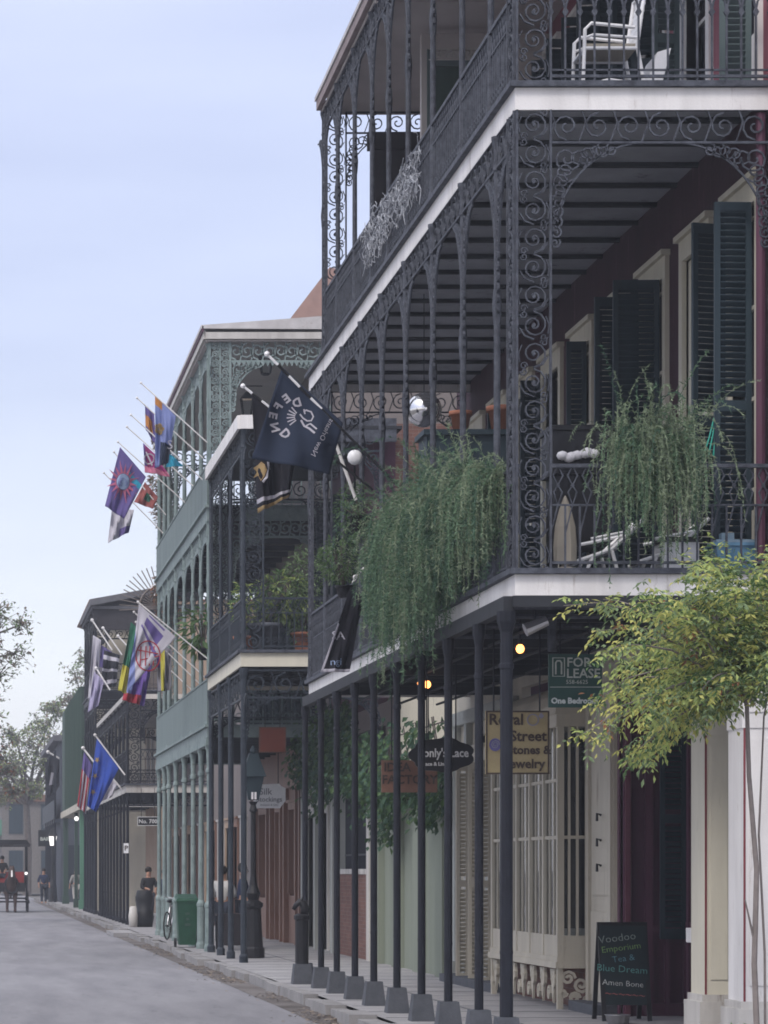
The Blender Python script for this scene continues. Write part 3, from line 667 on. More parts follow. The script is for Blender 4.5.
b=MB(); b.add([(XP-.2,yc0-.2,12.93),(XF+3,yc0-.2,12.9),(XF+3,yc1+.2,12.9),(XP-.2,yc1+.2,12.93),(XP-.2,yc0-.2,13.0),(XF+3,yc0-.2,13.42),(XF+3,yc1+.2,13.42),(XP-.2,yc1+.2,13.0)],
 [(3,2,1,0),(4,5,6,7),(0,1,5,4),(1,2,6,5),(2,3,7,6),(3,0,4,7)]); part('roof',b,M['rooftin'],C)
b=MB(); b.box(XP-.1,XF,yc0-.1,yc1+.1,12.68,12.715); part('top_ceiling',b,M['ceil_light'],C)
me=post_mesh(4.46,.055,M['iron_green'],2,10)
for y in cp: lpart('gallery_column',me,C,(XP,y,0))
b=MB(); b.box(XP-.08,XP+.08,yc0,yc1,4.3,4.45); part('beam',b,M['iron_green'],C)
# C ground floor shopfront, brown joinery
b=wall_mb(XF,XF+.3,67.0,yc1,0,4.6,[(68.3,70.0,1.1,3.2),(71.6,73.0,0,3.2),(74.8,77.0,1.0,3.2)]); part('shopfront_wall',b,M['brown_wood'],C)
opening(C,XF,68.4,69.9,1.15,3.1,'brown_wood',sw=.1,kind='w'); opening(C,XF,71.7,72.9,.02,3.1,'brown_wood',sw=.1); opening(C,XF,74.9,76.9,1.05,3.1,'brown_wood',sw=.1,kind='w')
for y in (67.2,68.0,70.4,71.2,73.5,74.4,77.6):
    b=MB(); b.box(XF-.12,XF-.001,y-.12,y+.12,0,3.6); part('pilaster',b,M['brown_wood'],C)
b=MB(); b.box(XF-.14,XF-.001,67,78.5,3.6,3.85); part('cornice',b,M['brown_wood'],C)
# red-tile roofed house seen behind C
rh=thing('roofed_house','house whose reddish gable roof rises above the grey-green gallery house','house',(10,84,0))
b=MB(); b.box(9.5,17,84,94,0,17.2); part('wall',b,M['tan'],rh)
b=MB(); b.add([(9.15,83.6,17.0),(9.15,95,17.0),(10.3,95,18.5),(10.3,83.6,18.5),(17.4,95,17),(17.4,83.6,17)],[(0,1,2,3),(3,2,4,5),(0,3,5),(1,4,2),(0,5,4,1)]); part('roof',b,M['roofred'],rh)
# ============================================================ D and E : dark galleries further down
D=thing('gallery_house','dark two-storey gallery house with pale fascia and black posts, beyond the grey-green house','house',(XF,93,0))
gd0,gd1=93.0,112.0
b=wall_mb(XF,XF+.4,79.5,gd1,0,7.3,[(80.5+2.4*i,81.8+2.4*i,0,2.9) for i in range(12)]); b.box(XF+.4,XF+9,79.5,79.8,0,7.3); part('wall',b,M['ceil_brown'],D)
for i in range(12): opening(D,XF,80.5+2.4*i,81.8+2.4*i,.02,2.9,['white2','brown_wood','tan'][i%3],sw=.14,shut=None)
gallery_deck(D,XP,XF,gd0,gd1,4.38,'white2',.22,1.6,jd=.12)
dp=[93.1+2.35*i for i in range(9)]
gallery_storey(D,XP,XF,gd0,gd1,4.38,7.0,dp,'iron',rail=rail_lattice,rh=1.05,fh=.35,bw=.8,bh=.8,pr=.05,cw=.4,seg=5,w=.035,k=4,sp=.25)
b=MB(); b.box(XP-.1,XF+.4,gd0-.1,gd1,7.0,7.15); part('upper_deck',b,M['white2'],D)
me=post_mesh(4.1,.048,M['iron'],1,6)
for i in range(10): lpart('gallery_post',me,D,(XP,93.1+2.05*i,0))
b=MB(); frieze(b,PXZ(XP,gd0,4.1),XF-XP,.4,.4,.035,.03,6); part('end_frieze',b,M['iron'],D)
E=thing('gallery_house','tall dark house with a flat-edged roof over its upper gallery, further down the street','house',(XF,115,0))
ge0,ge1=115.0,124.5
b=wall_mb(XF,XF+.4,ge0,ge1,0,12.0,[(116+2.8*i,117.4+2.8*i,5,8) for i in range(3)]); b.box(XF+.4,XF+9,ge0,ge0+.3,0,12.0); part('wall',b,M['tan'],E)
for i in range(3): opening(E,XF,116+2.8*i,117.4+2.8*i,5,8,'white2',sw=.15,shut=None)
gallery_deck(E,XP,XF,ge0,ge1,4.4,'white2',.22,2.0)
gallery_deck(E,XP,XF,ge0,ge1,8.6,'iron',.22,2.0,farf=False)
ep=[115.1+2.3*i for i in range(5)]
for z0,z1 in ((4.4,8.3),(8.6,11.7)):
    gallery_storey(E,XP,XF,ge0,ge1,z0,z1,ep,'iron',rail=rail_lattice,rh=1.0,fh=.4,bw=.9,bh=.8,pr=.055,cw=.4,seg=5,w=.04,k=4,sp=.3)
me=post_mesh(4.1,.07,M['iron'],1,6)
for y in ep: lpart('gallery_post',me,E,(XP,y,0))
b=MB(); b.box(XP-.15,XF+2,ge0-.2,ge1,11.7,11.8)
b.add([(XP-.22,ge0-.4,11.8),(XF+2,ge0-.4,12.7),(XF+2,ge1,12.7),(XP-.22,ge1,11.8),(XP-.22,ge0-.4,12.05),(XF+2,ge0-.4,12.9),(XF+2,ge1,12.9),(XP-.22,ge1,12.05)],[(3,2,1,0),(4,5,6,7),(0,1,5,4),(1,2,6,5),(2,3,7,6),(3,0,4,7)])
part('roof',b,M['slate'],E)
b=MB(); b.box(XP-.1,XF+.5,ge0-.05,ge0+.05,10.9,11.7); part('end_panel',b,M['darkwood'],E)
# F : house with brown eave, G : bright green gallery house
Fh=thing('gallery_house','plain pale house with a small brown projecting eave, beyond the dark roofed gallery','house',(XF,125.5,0))
b=MB(); b.box(XF-2.1,XF+6,125.5,128,0,11.9); part('wall',b,M['cream_dim'],Fh)
b=MB(); b.add([(5.0,125.2,12.1),(5.0,128.5,12.1),(5.4,128.5,13.0),(5.4,125.2,13.0),(5.3,125.2,12.0),(14,125.2,12.0),(14,128.5,12.0),(5.3,128.5,12.0),(14,125.2,13.0),(14,128.5,13.0)],[(0,1,2,3),(4,7,1,0),(4,0,3,8,5),(3,2,9,8),(4,5,6,7)]); part('roof',b,M['brown_wood'],Fh)
for i in range(1):
    b=MB(); b.box(XF-2.14,XF-2.1,126+3*i,127.4+3*i,6,8.6); part('shutter',b,M['shutter'],Fh)
G=thing('gallery_house','bright green painted gallery house with green panels and posts near the street end','house',(XF,129,0))
b=wall_mb(XF-1.0,XF+6,130,152,0,9.8,[]); part('wall',b,M['kelly2'],G)
b=MB()
b.box(5.2,XF-1,129.0,129.2,4.6,9.6); b.box(5.18,5.26,129.2,152,4.6,9.6)
part('gallery_screen',b,M['kelly2'],G)
b=MB(); b.box(5.1,XF-1,128.8,152,4.3,4.6); part('fascia',b,M['cream_dim'],G)
b=MB()
for i in range(16): b.box(5.14,5.18,129.3+i*1.2,129.4+i*1.2,4.6,9.6)
for i in range(6): b.box(5.22+i*.25,5.26+i*.25,128.96,129.0,4.6,9.6)
part('batten',b,M['kelly2'],G)
for i,(x,y,w_) in enumerate(((5.2,130.0,.5),(5.2,136,.14),(5.2,151,.25))):
    b=MB(); b.box(x,x+w_,y,y+.35,0,4.3); b.box(x-.05,x+w_+.05,y-.05,y+.4,0,.4); part('green_pillar',b,M['kelly'] if i==0 else M['kelly2'],G)
for x in (5.95,):
    pass
b=MB(); b.box(6.2,XF-1.01,129.5,129.9,0,4.2); part('shop_screen',b,M['darkwood'],G)
for x in (5.0,5.95):
    b=MB(); b.sphere((x,128.7,3.9),.1,10); part('globe_light',b,M['bulbw'],G)
H=thing('gallery_house','dark far house at the end of the street with black posts','house',(5.2,158,0))
b=MB(); b.box(5.3,12,158,182,0,8.5); part('wall',b,mat('far_dark_wall',(.07,.08,.10),.8,(.045,.05,.065),1),H)
b=MB(); b.box(5.0,5.3,158,180,4.2,4.4); b.box(4.95,5.0,158,180,4.4,5.4); part('gallery_deck',b,M['iron_blue'],H)
b=MB()
for i in range(6): b.box(4.95,5.07,158.2+3.2*i,158.32+3.2*i,0,8)
part('gallery_post',b,M['iron'],H)
b=MB(); b.box(4.9,12,157.8,182,8.5,8.8); part('roof',b,M['slate'],H)
for i,z in enumerate((1.0,5.2)):
    b=MB(); b.box(5.5,6.3,157.94,158,z,z+2); part('window',b,M['glass'],H)
I2=thing('shop_building','pale blue-grey building past the crossing with a green balcony','house',(2.6,215,0))
b=MB(); b.box(3.0,9,215,230,0,6.6); part('wall',b,mat('drab_stucco',(.17,.155,.145),.85),I2)
b=MB(); b.box(2.2,3.0,215,228,4.2,4.4); b.box(2.15,2.22,215,228,4.4,5.3); b.box(2.2,3.0,214.95,215.0,4.4,5.3); part('balcony',b,M['kelly'],I2)
for i in range(2):
    for z in (1.0,4.3):
        b=MB(); b.box(3.5+2.3*i,4.5+2.3*i,214.93,215,z,z+2.1); part('window',b,M['shutter'],I2)
b=MB(); b.box(2.8,9.2,214.7,230,6.6,7.1); part('roof',b,M['brown_wood'],I2)
for i,(x0,x1,y,h,c) in enumerate(((-9,-1.2,260,9,'tan'),(-1,2.4,290,7.5,'brown_wood'))):
    t=thing('far_building',['low tan building closing the far end of the street','low grey building beyond the carriage at the far end'][i],'building',(x0,y,0))
    b=MB(); b.box(x0,x1,y,y+12,0,h); part('wall',b,M[c],t)
    b=MB(); b.box(x0-.3,x1+.3,y-.3,y+12,h,h+.5); part('roof',b,M['slate'],t)
    for k in range(3):
        q=MB(); xx=x0+(x1-x0)*(k+.3)/3; q.box(xx,xx+.8,y-.06,y,3.5,5.4); part('window',q,M['glass'],t)
# ============================================================ ground, road, pavement, kerb
M['asphalt']=mat('asphalt',(.255,.25,.265),.85,(.165,.162,.176),.8,bump=.35,bscale=50,spots=2.4,spotc=(.13,.127,.137))
for n_ in M['asphalt'].node_tree.nodes:
    if n_.type=='MAPPING': n_.inputs['Scale'].default_value=(1.6,.22,1)
M['walk']=mat('pavement_concrete',(.33,.32,.325),.85,(.22,.215,.22),.9,bump=.25,bscale=20,spots=2.5,spotc=(.14,.135,.14))
M['kerb']=mat('kerb_stone',(.30,.29,.29),.85,(.19,.185,.185),2,bump=.4,bscale=15,spots=4,spotc=(.11,.105,.1))
M['earth']=mat('earth',(.12,.11,.1),.9)
b=MB(); b.box(-1500,1500,-200,3500,-.5,-.16); struct('ground',b,M['earth'])
b=MB(); b.add([(-6.5,-60,-.14),(4.72,-60,-.14),(4.72,400,-.14),(-6.5,400,-.14)],[(0,1,2,3)]); struct('road',b,M['asphalt'])
b=MB(); b.add([(4.85,-60,0),(16,-60,0),(16,184,0),(4.85,184,0)],[(0,1,2,3)]); struct('pavement',b,M['walk'])
b=MB(); b.add([(-40,184.5,-.135),(40,184.5,-.135),(40,196,-.135),(-40,196,-.135)],[(0,1,2,3)]); struct('cross_street',b,M['asphalt'])
random.seed(11)
b=MB(); y=-40.0
while y<184:
    L=random.uniform(1.1,1.9) ; j=random.uniform(-.1,.04)+.05*math.sin(y*.3); h=random.uniform(-.05,.015)
    b.box(4.68+j,4.87,y,y+L-.02,-.15,.004+h); y+=L
struct('kerb',b,M['kerb'])
b=MB(); b.add([(4.28,-60,-.136),(4.70,-60,-.136),(4.70,180,-.136),(4.28,180,-.136)],[(0,1,2,3)]); struct('gutter_strip',b,mat('gutter_dirt',(.17,.155,.15),.9,(.075,.065,.06),.8,bump=.5,spots=2.2,spotc=(.10,.075,.06)))
b=MB(); b.box(-12,-6.5,-60,400,-.15,0); struct('far_pavement',b,M['walk'])
# paving joints
b=MB()
for i in range(60): b.box(4.9,7.66,24+i*1.5,24.02+i*1.5,.001,.003)
b.box(6.2,6.22,24,114,.001,.0035)
struct('paving_joint',b,M['concrete'])
b=MB(); b.box(4.2,4.85,82,86,-.13,-.02); struct('drive_ramp',b,M['walk'])
# litter leaves along the kerb
b=MB(); random.seed(5)
for i in range(4200):
    y=28+ (random.random()**1.3)*75; x=4.68-abs(random.gauss(0,.24)); a=random.uniform(0,6.28); r=random.uniform(.015,.04)
    if math.sin(y*.9)+math.sin(y*.37+1)<random.uniform(-1,1): continue
    b.add([(x+r*math.cos(a),y+r*math.sin(a)*1.6,-.13),(x+r*math.cos(a+2.1),y+r*math.sin(a+2.1)*1.6,-.128),(x+r*math.cos(a+4.2),y+r*math.sin(a+4.2)*1.6,-.12)],[(0,1,2)],random.choice((0,0,1)))
o=struct('leaf_litter',b,[M['leaf_brown'],M['bark']],kind='stuff')
# ============================================================ vegetation helpers
def needle_strand(mb,p0,out,L,rise,droop,dens,nl,mi,side=None,rnd=random):
    # arching then hanging stem with fine needles; p0 start, out unit vector, L length
    n=14; pts=[]; p=Vector(p0); v=Vector(out)*1.0+Vector((0,0,rise)); ds=L/n
    for i in range(n+1):
        pts.append(p.copy()); v.normalize(); p=p+v*ds; v=Vector((v.x*.8+rnd.gauss(0,.06),v.y*.8+rnd.gauss(0,.06),v.z-droop))
    k=int(L*dens)
    for i in range(n):
        a,b_=pts[i],pts[i+1]; w=.0035
        mb.add([tuple(a+Vector((w,0,0))),tuple(a-Vector((w,0,0))),tuple(b_)],[(0,1,2)],mi)
    for i in range(k):
        t=rnd.random()*n; j=int(t); q=pts[j].lerp(pts[j+1],t-j); d=(pts[j+1]-pts[j]).normalized()
        r=Vector((rnd.gauss(0,1),rnd.gauss(0,1),rnd.gauss(0,.7))).normalized(); r=(r+d*.7).normalized()*nl*rnd.uniform(.6,1.3)
        s=r.cross(Vector((rnd.random()-.5,rnd.random()-.5,rnd.random()-.5))).normalized()*.0068
        mb.add([tuple(q-s),tuple(q+s),tuple(q+r)],[(0,1,2)],mi)
def leaf(mb,p,d,L,wd,mi,rnd=random,fold=.25):
    d=d.normalized(); s=d.cross(Vector((rnd.gauss(0,.5),rnd.gauss(0,.5),1))).normalized()*wd/2; u=s.cross(d).normalized()*wd*fold
    m=p+d*L*.5
    mb.add([tuple(p),tuple(m+s+u),tuple(p+d*L),tuple(m-s+u)],[(0,1,2,3)],mi)
def leafmass(mb,c,rad,n,L,wd,mis,rnd,droop=.4,shell=.35):
    for _ in range(n):
        while 1:
            q=Vector((rnd.uniform(-1,1),rnd.uniform(-1,1),rnd.uniform(-1,1)))
            if q.length<1: break
        if rnd.random()<shell: q=q.normalized()*rnd.uniform(.8,1.05)
        p=Vector((c[0]+q.x*rad[0],c[1]+q.y*rad[1],c[2]+q.z*rad[2]))
        d=Vector((q.x+rnd.gauss(0,.6),q.y+rnd.gauss(0,.6),q.z*.5-droop+rnd.gauss(0,.5)))
        leaf(mb,p,d,L*rnd.uniform(.6,1.3),wd*rnd.uniform(.7,1.2),rnd.choice(mis),rnd)
# ---- big hanging fern on the street rail of the maroon house
FE=thing('hanging_fern','large dark green fern spilling far down over the street railing of the nearest gallery','plant',(5.2,34.5,5.5))
rnd=random.Random(21); b=MB()
for i in range(1350):
    y=rnd.uniform(30.6,35.4); f=(y-30.6)/4.8
    g=.5+.5*math.sin(y*5.1)*math.sin(y*2.3+.7); L=rnd.uniform(.35,1.0)+rnd.random()**1.3*1.45*math.exp(-((f-.5)/.3)**2)*(.5+.5*g); 
    p=(rnd.uniform(4.95,5.3),y,5.42+rnd.uniform(-.1,.15))
    needle_strand(b,p,(-rnd.uniform(.05,.45)*(.5+.6*f),rnd.gauss(0,.3),0),L,rnd.uniform(-.2,.3),rnd.uniform(.28,.5),76,.055,rnd.choices((0,1,2),(5,2,3))[0],rnd=rnd)
for i in range(520):
    y=rnd.uniform(29.6,35.4); needle_strand(b,(rnd.uniform(5.0,5.35),y,5.5+rnd.uniform(-.1,.12)),(-rnd.uniform(.3,1),rnd.gauss(0,.6),0),rnd.uniform(.3,.75),rnd.uniform(.2,1.1),rnd.uniform(.12,.25),90,.06,rnd.choice((0,1,1,2)),rnd=rnd)
part('foliage',b,[M['fern'],M['fern2'],M['fern3']],FE)
b=MB()
for k in range(4): b.box(5.08,5.34,31.4+k*1.05,32.3+k*1.05,5.3,5.56)
part('planter_box',b,M['black'],FE)
F2=thing('hanging_fern','grey-green asparagus fern with long thin trails, nearest the corner column on the street railing','plant',(5.2,30.5,5.5))
b=MB()
for i in range(800):
    y=rnd.uniform(28.9,31.8)
    L=rnd.uniform(.3,.85)+rnd.random()**2*.65*(.5+.5*math.sin(y*7))
    p=(rnd.uniform(5.0,5.35),y,5.45+rnd.uniform(-.1,.15))
    needle_strand(b,p,(-rnd.uniform(.0,.3),rnd.gauss(0,.4),0),L,rnd.uniform(-.1,.4),rnd.uniform(.3,.55),72,.046,rnd.choices((0,1,2),(4,4,2))[0],rnd=rnd)
part('foliage',b,[M['fern'],M['fern2'],M['fern3']],F2)
b=MB(); b.box(5.1,5.36,29.3,31.8,5.34,5.58); part('planter_box',b,M['black'],F2)
F3=thing('hanging_fern','pale fern with upright spiky shoots on the end railing above the white fascia','plant',(6.5,28.5,5.4))
b=MB()
for i in range(520):
    x=rnd.uniform(6.2,6.86)
    needle_strand(b,(x,28.5+rnd.uniform(-.12,.15),5.42+rnd.uniform(-.05,.25)),(rnd.gauss(0,.14)+(x-6.5)*.5,-rnd.uniform(.3,.7),0),rnd.uniform(.35,.95) if rnd.random()<.8 else rnd.uniform(1.0,1.35),rnd.uniform(.2,1.6),rnd.uniform(.22,.5),75,.04,rnd.choices((0,1,2),(3,5,1))[0],rnd=rnd)
for i in range(46):
    x=rnd.uniform(6.05,7.05)
    needle_strand(b,(6.5+(x-6.5)*.7,28.5,5.5),((x-6.5)*1.1,rnd.gauss(0,.2),0),rnd.uniform(.4,.75),rnd.uniform(1.2,2.5),.04,90,.035,1,rnd=rnd)
part('foliage',b,[M['fern'],M['fern2'],M['fern3']],F3)
b=MB(); b.frustum(6.52,28.46,5.2,5.45,.6,.16,.75,.2); part('planter_box',b,M['black'],F3)
# dry silvery vine on the top railing
V=thing('dry_vine','dry silvery vine tangled along the top gallery railing','plant',(5.2,39,9.6)); b=MB()
for i in range(420):
    y=rnd.uniform(34.2,38.8); p=Vector((5.25+rnd.gauss(0,.03),y,9.8+rnd.uniform(-.3,.22))); pts=[p]
    for k in range(4): p=p+Vector((rnd.gauss(-.005,.015),rnd.gauss(0,.06),rnd.uniform(-.09,.05))); pts.append(p)
    b.tube(pts,[.007,.006,.006,.005,.003],3)
part('stems',b,M['silver'],V)
def potted(name,label,cat,x,y,z,r,h,matpot,spec,group=None):
    t=thing(name,label,cat,(x,y,z),group)
    if r:
        b=MB(); b.lathe(x,y,[(r*.7,z),(r*.72,z+.02),(r*.95,z+h*.85),(r*1.08,z+h*.86),(r*1.08,z+h),(r*.9,z+h),(r*.85,z+h-.03)],14); part('pot',b,M[matpot],t,True)
    if spec:
        b=MB(); c,rad,n,L,wd,mis,mats=spec; leafmass(b,c,rad,n,L,wd,mis,rnd); 
        for k in range(7):
            b.tube([(x,y,z+h*.8),(c[0]+rad[0]*rnd.uniform(-.6,.6),c[1]+rad[1]*rnd.uniform(-.6,.6),c[2]+rad[2]*rnd.uniform(0,.7))],.012,4,len(mats)-1)
        part('foliage',b,[M[q] for q in mats],t)
    return t
potted('potted_shrub','bright green shrub on the railing just left of the large fern','plant',5.15,40.2,5.35,.12,.16,'black',((5.08,40.2,5.85),(.27,.35,.3),900,.07,.03,(0,0,1),('leaf_g','fern2','bark')))
potted('potted_shrub','green trailing plant high beside the flagpoles, left above the large fern','plant',5.25,39.4,6.15,.15,.2,'black',((5.2,39.4,6.4),(.28,.35,.4),900,.06,.022,(0,0,1),('leaf_g','fern','bark')))
potted('potted_plant','leafy broad-leaved plant in a grey basket on the cream-edged deck','plant',5.62,55.3,5.74,.3,.5,'concrete',((5.95,55.4,6.75),(.55,.3,.45),620,.16,.06,(0,1,2),('leaf_g','leaf_p','leaf_yg','bark')))
potted('potted_plant','tall pale shrub beside the maroon gallery on the cream-edged deck','plant',6.35,55.5,5.74,.22,.35,'terracotta',((6.35,55.5,6.75),(.4,.3,.95),1500,.09,.035,(0,1,1),('leaf_g','leaf_p','bark')))
potted('potted_plant','yellow-green plant standing behind the scrolled column of the dark gallery','plant',5.4,57,5.74,.2,.4,'terracotta',((5.4,57,6.7),(.25,.3,.45),260,.13,.05,(0,1),('leaf_yg','leaf_g','bark')))
potted('potted_plant','arching broad-leaved plant on the lower rail of the grey-green house','plant',5.1,62.9,6.1,.14,.25,'black',((5.02,62.9,6.75),(.28,.3,.5),130,.3,.1,(0,0),('leaf_g','bark')))
T=thing('dry_climber','tall dry brown climber with pale flowers on the far end of the grey-green gallery','plant',(5.5,78.9,9)); b=MB()
for z in [9.0+.25*i for i in range(13)]: leafmass(b,(5.5+.18*math.sin(z*2),79.0,z),(.36,.3,.3),150,.15,.07,(0,0,1,2,3),rnd)
leafmass(b,(5.45,79,8.6),(.3,.3,.6),160,.15,.07,(0,3,3),rnd)
part('foliage',b,[M['leaf_brown'],M['leaf_o'],M['cloth_white'],M['leaf_r']],T)
b=MB(); b.tube([(5.55,79.1,4.8),(5.5,79.0,8),(5.55,79.0,12)],.05,6); part('stem',b,M['bark'],T)
# ivy
for (lab,y0,y1,z0,z1,n) in (('green ivy draped over the pale green courtyard wall and its signs',46.2,55.8,2.75,4.1,3300),('dark ivy hanging above the brick wall under the dark gallery',56.4,65.5,3.3,4.9,2300)):
    t=thing('ivy',lab,'plant',(7.5,y0,2.5)); b=MB()
    for i in range(n):
        y=rnd.uniform(y0,y1); e=z0+.45*math.sin(y*1.3)+.25*math.sin(y*3.1); top=z1+.15*math.sin(y*2.2)
        if rnd.random()<.3 and top-.9<3.9: z=rnd.uniform(e,top)
        else: z=e+(3.45-e)*rnd.random()**.8 if y0<50 else rnd.uniform(e,top)
        x=7.55-abs(rnd.gauss(0,.22))
        leaf(b,Vector((x,y,z)),Vector((-.5+rnd.gauss(0,.4),rnd.gauss(0,.7),-1)),rnd.uniform(.09,.17),rnd.uniform(.06,.11),rnd.choice((0,0,1,2)),rnd)
    part('foliage',b,[M['ivy'],M['fern3'],M['leaf_g']],t)
    b=MB()
    for k in range(12):
        y=rnd.uniform(y0,y1); b.tube([(7.6,y,z0),(7.5,y+.3,3.2),(7.4,y+.5,z1)],.012,4)
    b.tube([(7.5,y0,z1-.1),(7.5,y1,z1-.1)],.012,4); part('stems',b,M['bark'],t)
# ---- yellowing vine tree at the right
VT=thing('young_tree','slender young tree with yellow and green leaves in front of the lower gallery','tree',(6.72,25.4,0))
b=MB(); fork=Vector((6.66,25.4,3.15))
b.tube([(6.76,25.4,0),(6.73,25.42,.9),(6.74,25.38,1.7),(6.68,25.4,2.5),fork],[.028,.025,.023,.02,.018],7)
b.tube([(6.86,25.55,0),(6.84,25.5,1.0),(6.79,25.5,2.0),(6.82,25.45,3.0),(6.9,25.4,3.5)],[.012,.011,.01,.008,.006],5)
b.tube([(6.73,25.42,1.1),(6.62,25.3,1.45)],[.012,.006],4)
rt=random.Random(8); tips=[]
def P(px,py,Y): return Vector(W(px,py,Y))
tg=[(566,604),(590,632),(606,600),(640,598),(575,738),(592,700),(598,735),(622,768),(640,750),(655,735),(612,690),(625,660),(650,640),(660,610),(690,568),(715,556),(705,600),(735,585),(760,600),(775,560),(700,690),(720,660),(690,640),(670,680),(745,650),(770,640),(790,600),(800,660),(830,620),(850,680),(730,700),(660,700),(640,715),(765,690),(600,655),(680,600),(640,680),(820,590),(700,720),(740,560),(760,575),(722,575),(775,610),(750,625),(735,670),(780,670),(760,700),(710,630),(790,560)]
LV=MB()
def spray(p,d,rt,light):
    L=rt.uniform(.13,.26); n=rt.choice((5,7,7,9)); d=d.normalized(); side=d.cross(Vector((0,0,1))).normalized() if abs(d.z)<.95 else Vector((1,0,0))
    q=p.copy(); v=d.copy(); step=L/n*2
    base=rt.choices((0,1,2,3,4),light)[0]
    for i in range(n):
        s=side*(1 if i%2 else -1); mi=base if rt.random()<.75 else rt.choice((0,1,2,3))
        ld=(v*.5+s*.9+Vector((0,0,-.45+rt.gauss(0,.25)))) if i<n-1 else v
        leaf(LV,q,ld,rt.uniform(.045,.09),rt.uniform(.02,.036),mi,rt,.3)
        if i%2: q=q+v*step; v=(v+Vector((0,0,-.16))).normalized()
for (x,y) in tg:
    tip=P(x,y,25.4+rt.uniform(-1.3,1.6)*min(1,abs(x-745)/160+.4)); c=fork.lerp(tip,.5)+Vector((rt.uniform(-.1,.1),0,.28+abs(tip.x-fork.x)*.12))
    pts=[]
    for i in range(9):
        t=i/8; pts.append(fork*(1-t)**2+c*2*t*(1-t)+tip*t*t+Vector((rt.gauss(0,.015),rt.gauss(0,.02),rt.gauss(0,.015))))
    b.tube(pts,[.016-.013*i/8 for i in range(9)],4)
    Lb=(tip-fork).length; far=(x<612)
    ns=int(Lb*(24 if far else 50))+6
    for k in range(ns):
        t=(rt.random()**.6 if far else rt.random()**.8); t=max(.22,t)*.999; j=int(t*8); q=pts[j].lerp(pts[min(j+1,8)],t*8-j)
        if far and rt.random()<.3: continue
        off=Vector((rt.gauss(0,.05),rt.gauss(0,.12),rt.gauss(0,.07)))*(1 if not far else .35)
        d=(pts[min(j+1,8)]-pts[j]).normalized()*.6+Vector((rt.gauss(0,.6),rt.gauss(0,.6),-.25+rt.gauss(0,.4)))
        yell=max(0,min(1,(700-x)/120))
        spray(q+off,d,rt,(1.4+2.2*yell,4.5,2.6-1.6*yell,3.6-yell,.15))
part('limbs',b,M['twig'],VT); part('foliage',LV,[M['leaf_y'],M['leaf_yg'],M['leaf_g'],M['leaf_p'],M['leaf_r']],VT)
b=MB()
potted('ground_plant','small green weed at the foot of the white pier','plant',7.05,27.6,0,0,.1,None,((7.12,27.5,.12),(.22,.2,.14),160,.09,.03,(0,1),('leaf_g','leaf_p','bark')))
# ---- street trees behind
def tree(label,base,h0,blobs,n,L,mats,mis,seed,tr=.25,sparse=0,group=None):
    r=random.Random(seed); t=thing('street_tree',label,'tree',base,group); b=MB(); bx,by,bz=base
    top=Vector((bx,by,bz+h0)); b.tube([base,(bx+.1,by,bz+h0*.5),tuple(top)],[tr,tr*.8,tr*.65],8)
    lf=MB()
    for (cx,cy,cz,rr) in blobs:
        c=Vector((cx,cy,cz)); mid=top.lerp(c,.5)+Vector((r.gauss(0,.3),r.gauss(0,.3),.4)); b.tube([tuple(top),tuple(mid),tuple(c)],[tr*.5,tr*.3,tr*.12],5)
        for k in range(12):
            q=c+Vector((r.uniform(-1,1),r.uniform(-1,1),r.uniform(-.7,.9)))*rr; m2=c.lerp(q,.5)+Vector((0,0,.15*rr)); b.tube([tuple(c),tuple(m2),tuple(q)],[tr*.1,tr*.06,tr*.02],3)
            for g in range(int(n/12)):
                f=r.random()**.5; p=c.lerp(q,f)+Vector((r.gauss(0,.16),r.gauss(0,.16),r.gauss(0,.12)))*rr
                leaf(lf,p,Vector((r.gauss(0,1),r.gauss(0,1),r.gauss(-.3,.8))),L*r.uniform(.6,1.4),L*.55*r.uniform(.7,1.3),r.choice(mis),r)
    part('trunk',b,M['bark'],t); part('crown',lf,[M[q] for q in mats],t); return t
r=random.Random(4)
tree('sparse leafy tree reaching in from the left edge of the street',(-6.6,104,0),6.5,[(-.2,104,10.6,1.3),(1.3,103,9.9,.9),(1.85,104,9.2,.7),(1.3,105,8.4,.8),(2.1,104,10.2,.55),(.9,103,7.3,.8),(.4,104,6.3,.6),(.2,104,8.0,1.0),(1.2,103,10.5,.7),(-2.5,104,11.5,2),(-4.5,104,11,2),(.3,104,7.2,.6),(1.2,104,9.0,.7)],125,.17,('leaf_o','leaf_p','leaf_brown'),(0,1,2),31)
tree('rust-leaved tree at the left edge above the carriage',(-4.5,150,0),5,[(1.6,150,8.7,.7),(1.9,150,7.4,.8),(2.2,151,6.6,.7),(.6,150,8.6,1.0),(-1,150,8,1.5),(2.6,150,5.6,.6)],230,.22,('leaf_r','leaf_o','bark'),(0,1,1,2),33)
tree('green and yellow leafed tree rising behind the bright green house',(4.4,198,0),6,[(4.6,198,9.8,1.5),(5.6,199,11.0,1.4),(3.8,197,8.6,1.3),(6.6,198,10.0,1.5),(5.4,198,8.2,1.4),(6.3,199,12.2,1.0),(3.6,198,10.4,.9),(7.4,199,12.0,1.0),(4.6,197,6.9,1.0),(6.6,198,7.6,1.3),(3.2,198,7.2,.8),(2.6,198,8.6,.8),(2.4,198,6.4,.8)],480,.24,('leaf_o','leaf_yg','leaf_p','leaf_brown'),(0,1,2,3,0),35,.3)
tree('thin crowned tree showing over the roofs beside the brown eave',(8.2,190,0),10,[(7.4,190,13.8,1.0),(7.0,191,12.6,.8),(8.0,190,15.0,.9),(7.9,190,12.8,.8)],200,.24,('leaf_o','leaf_p','leaf_brown'),(0,1,2),37)
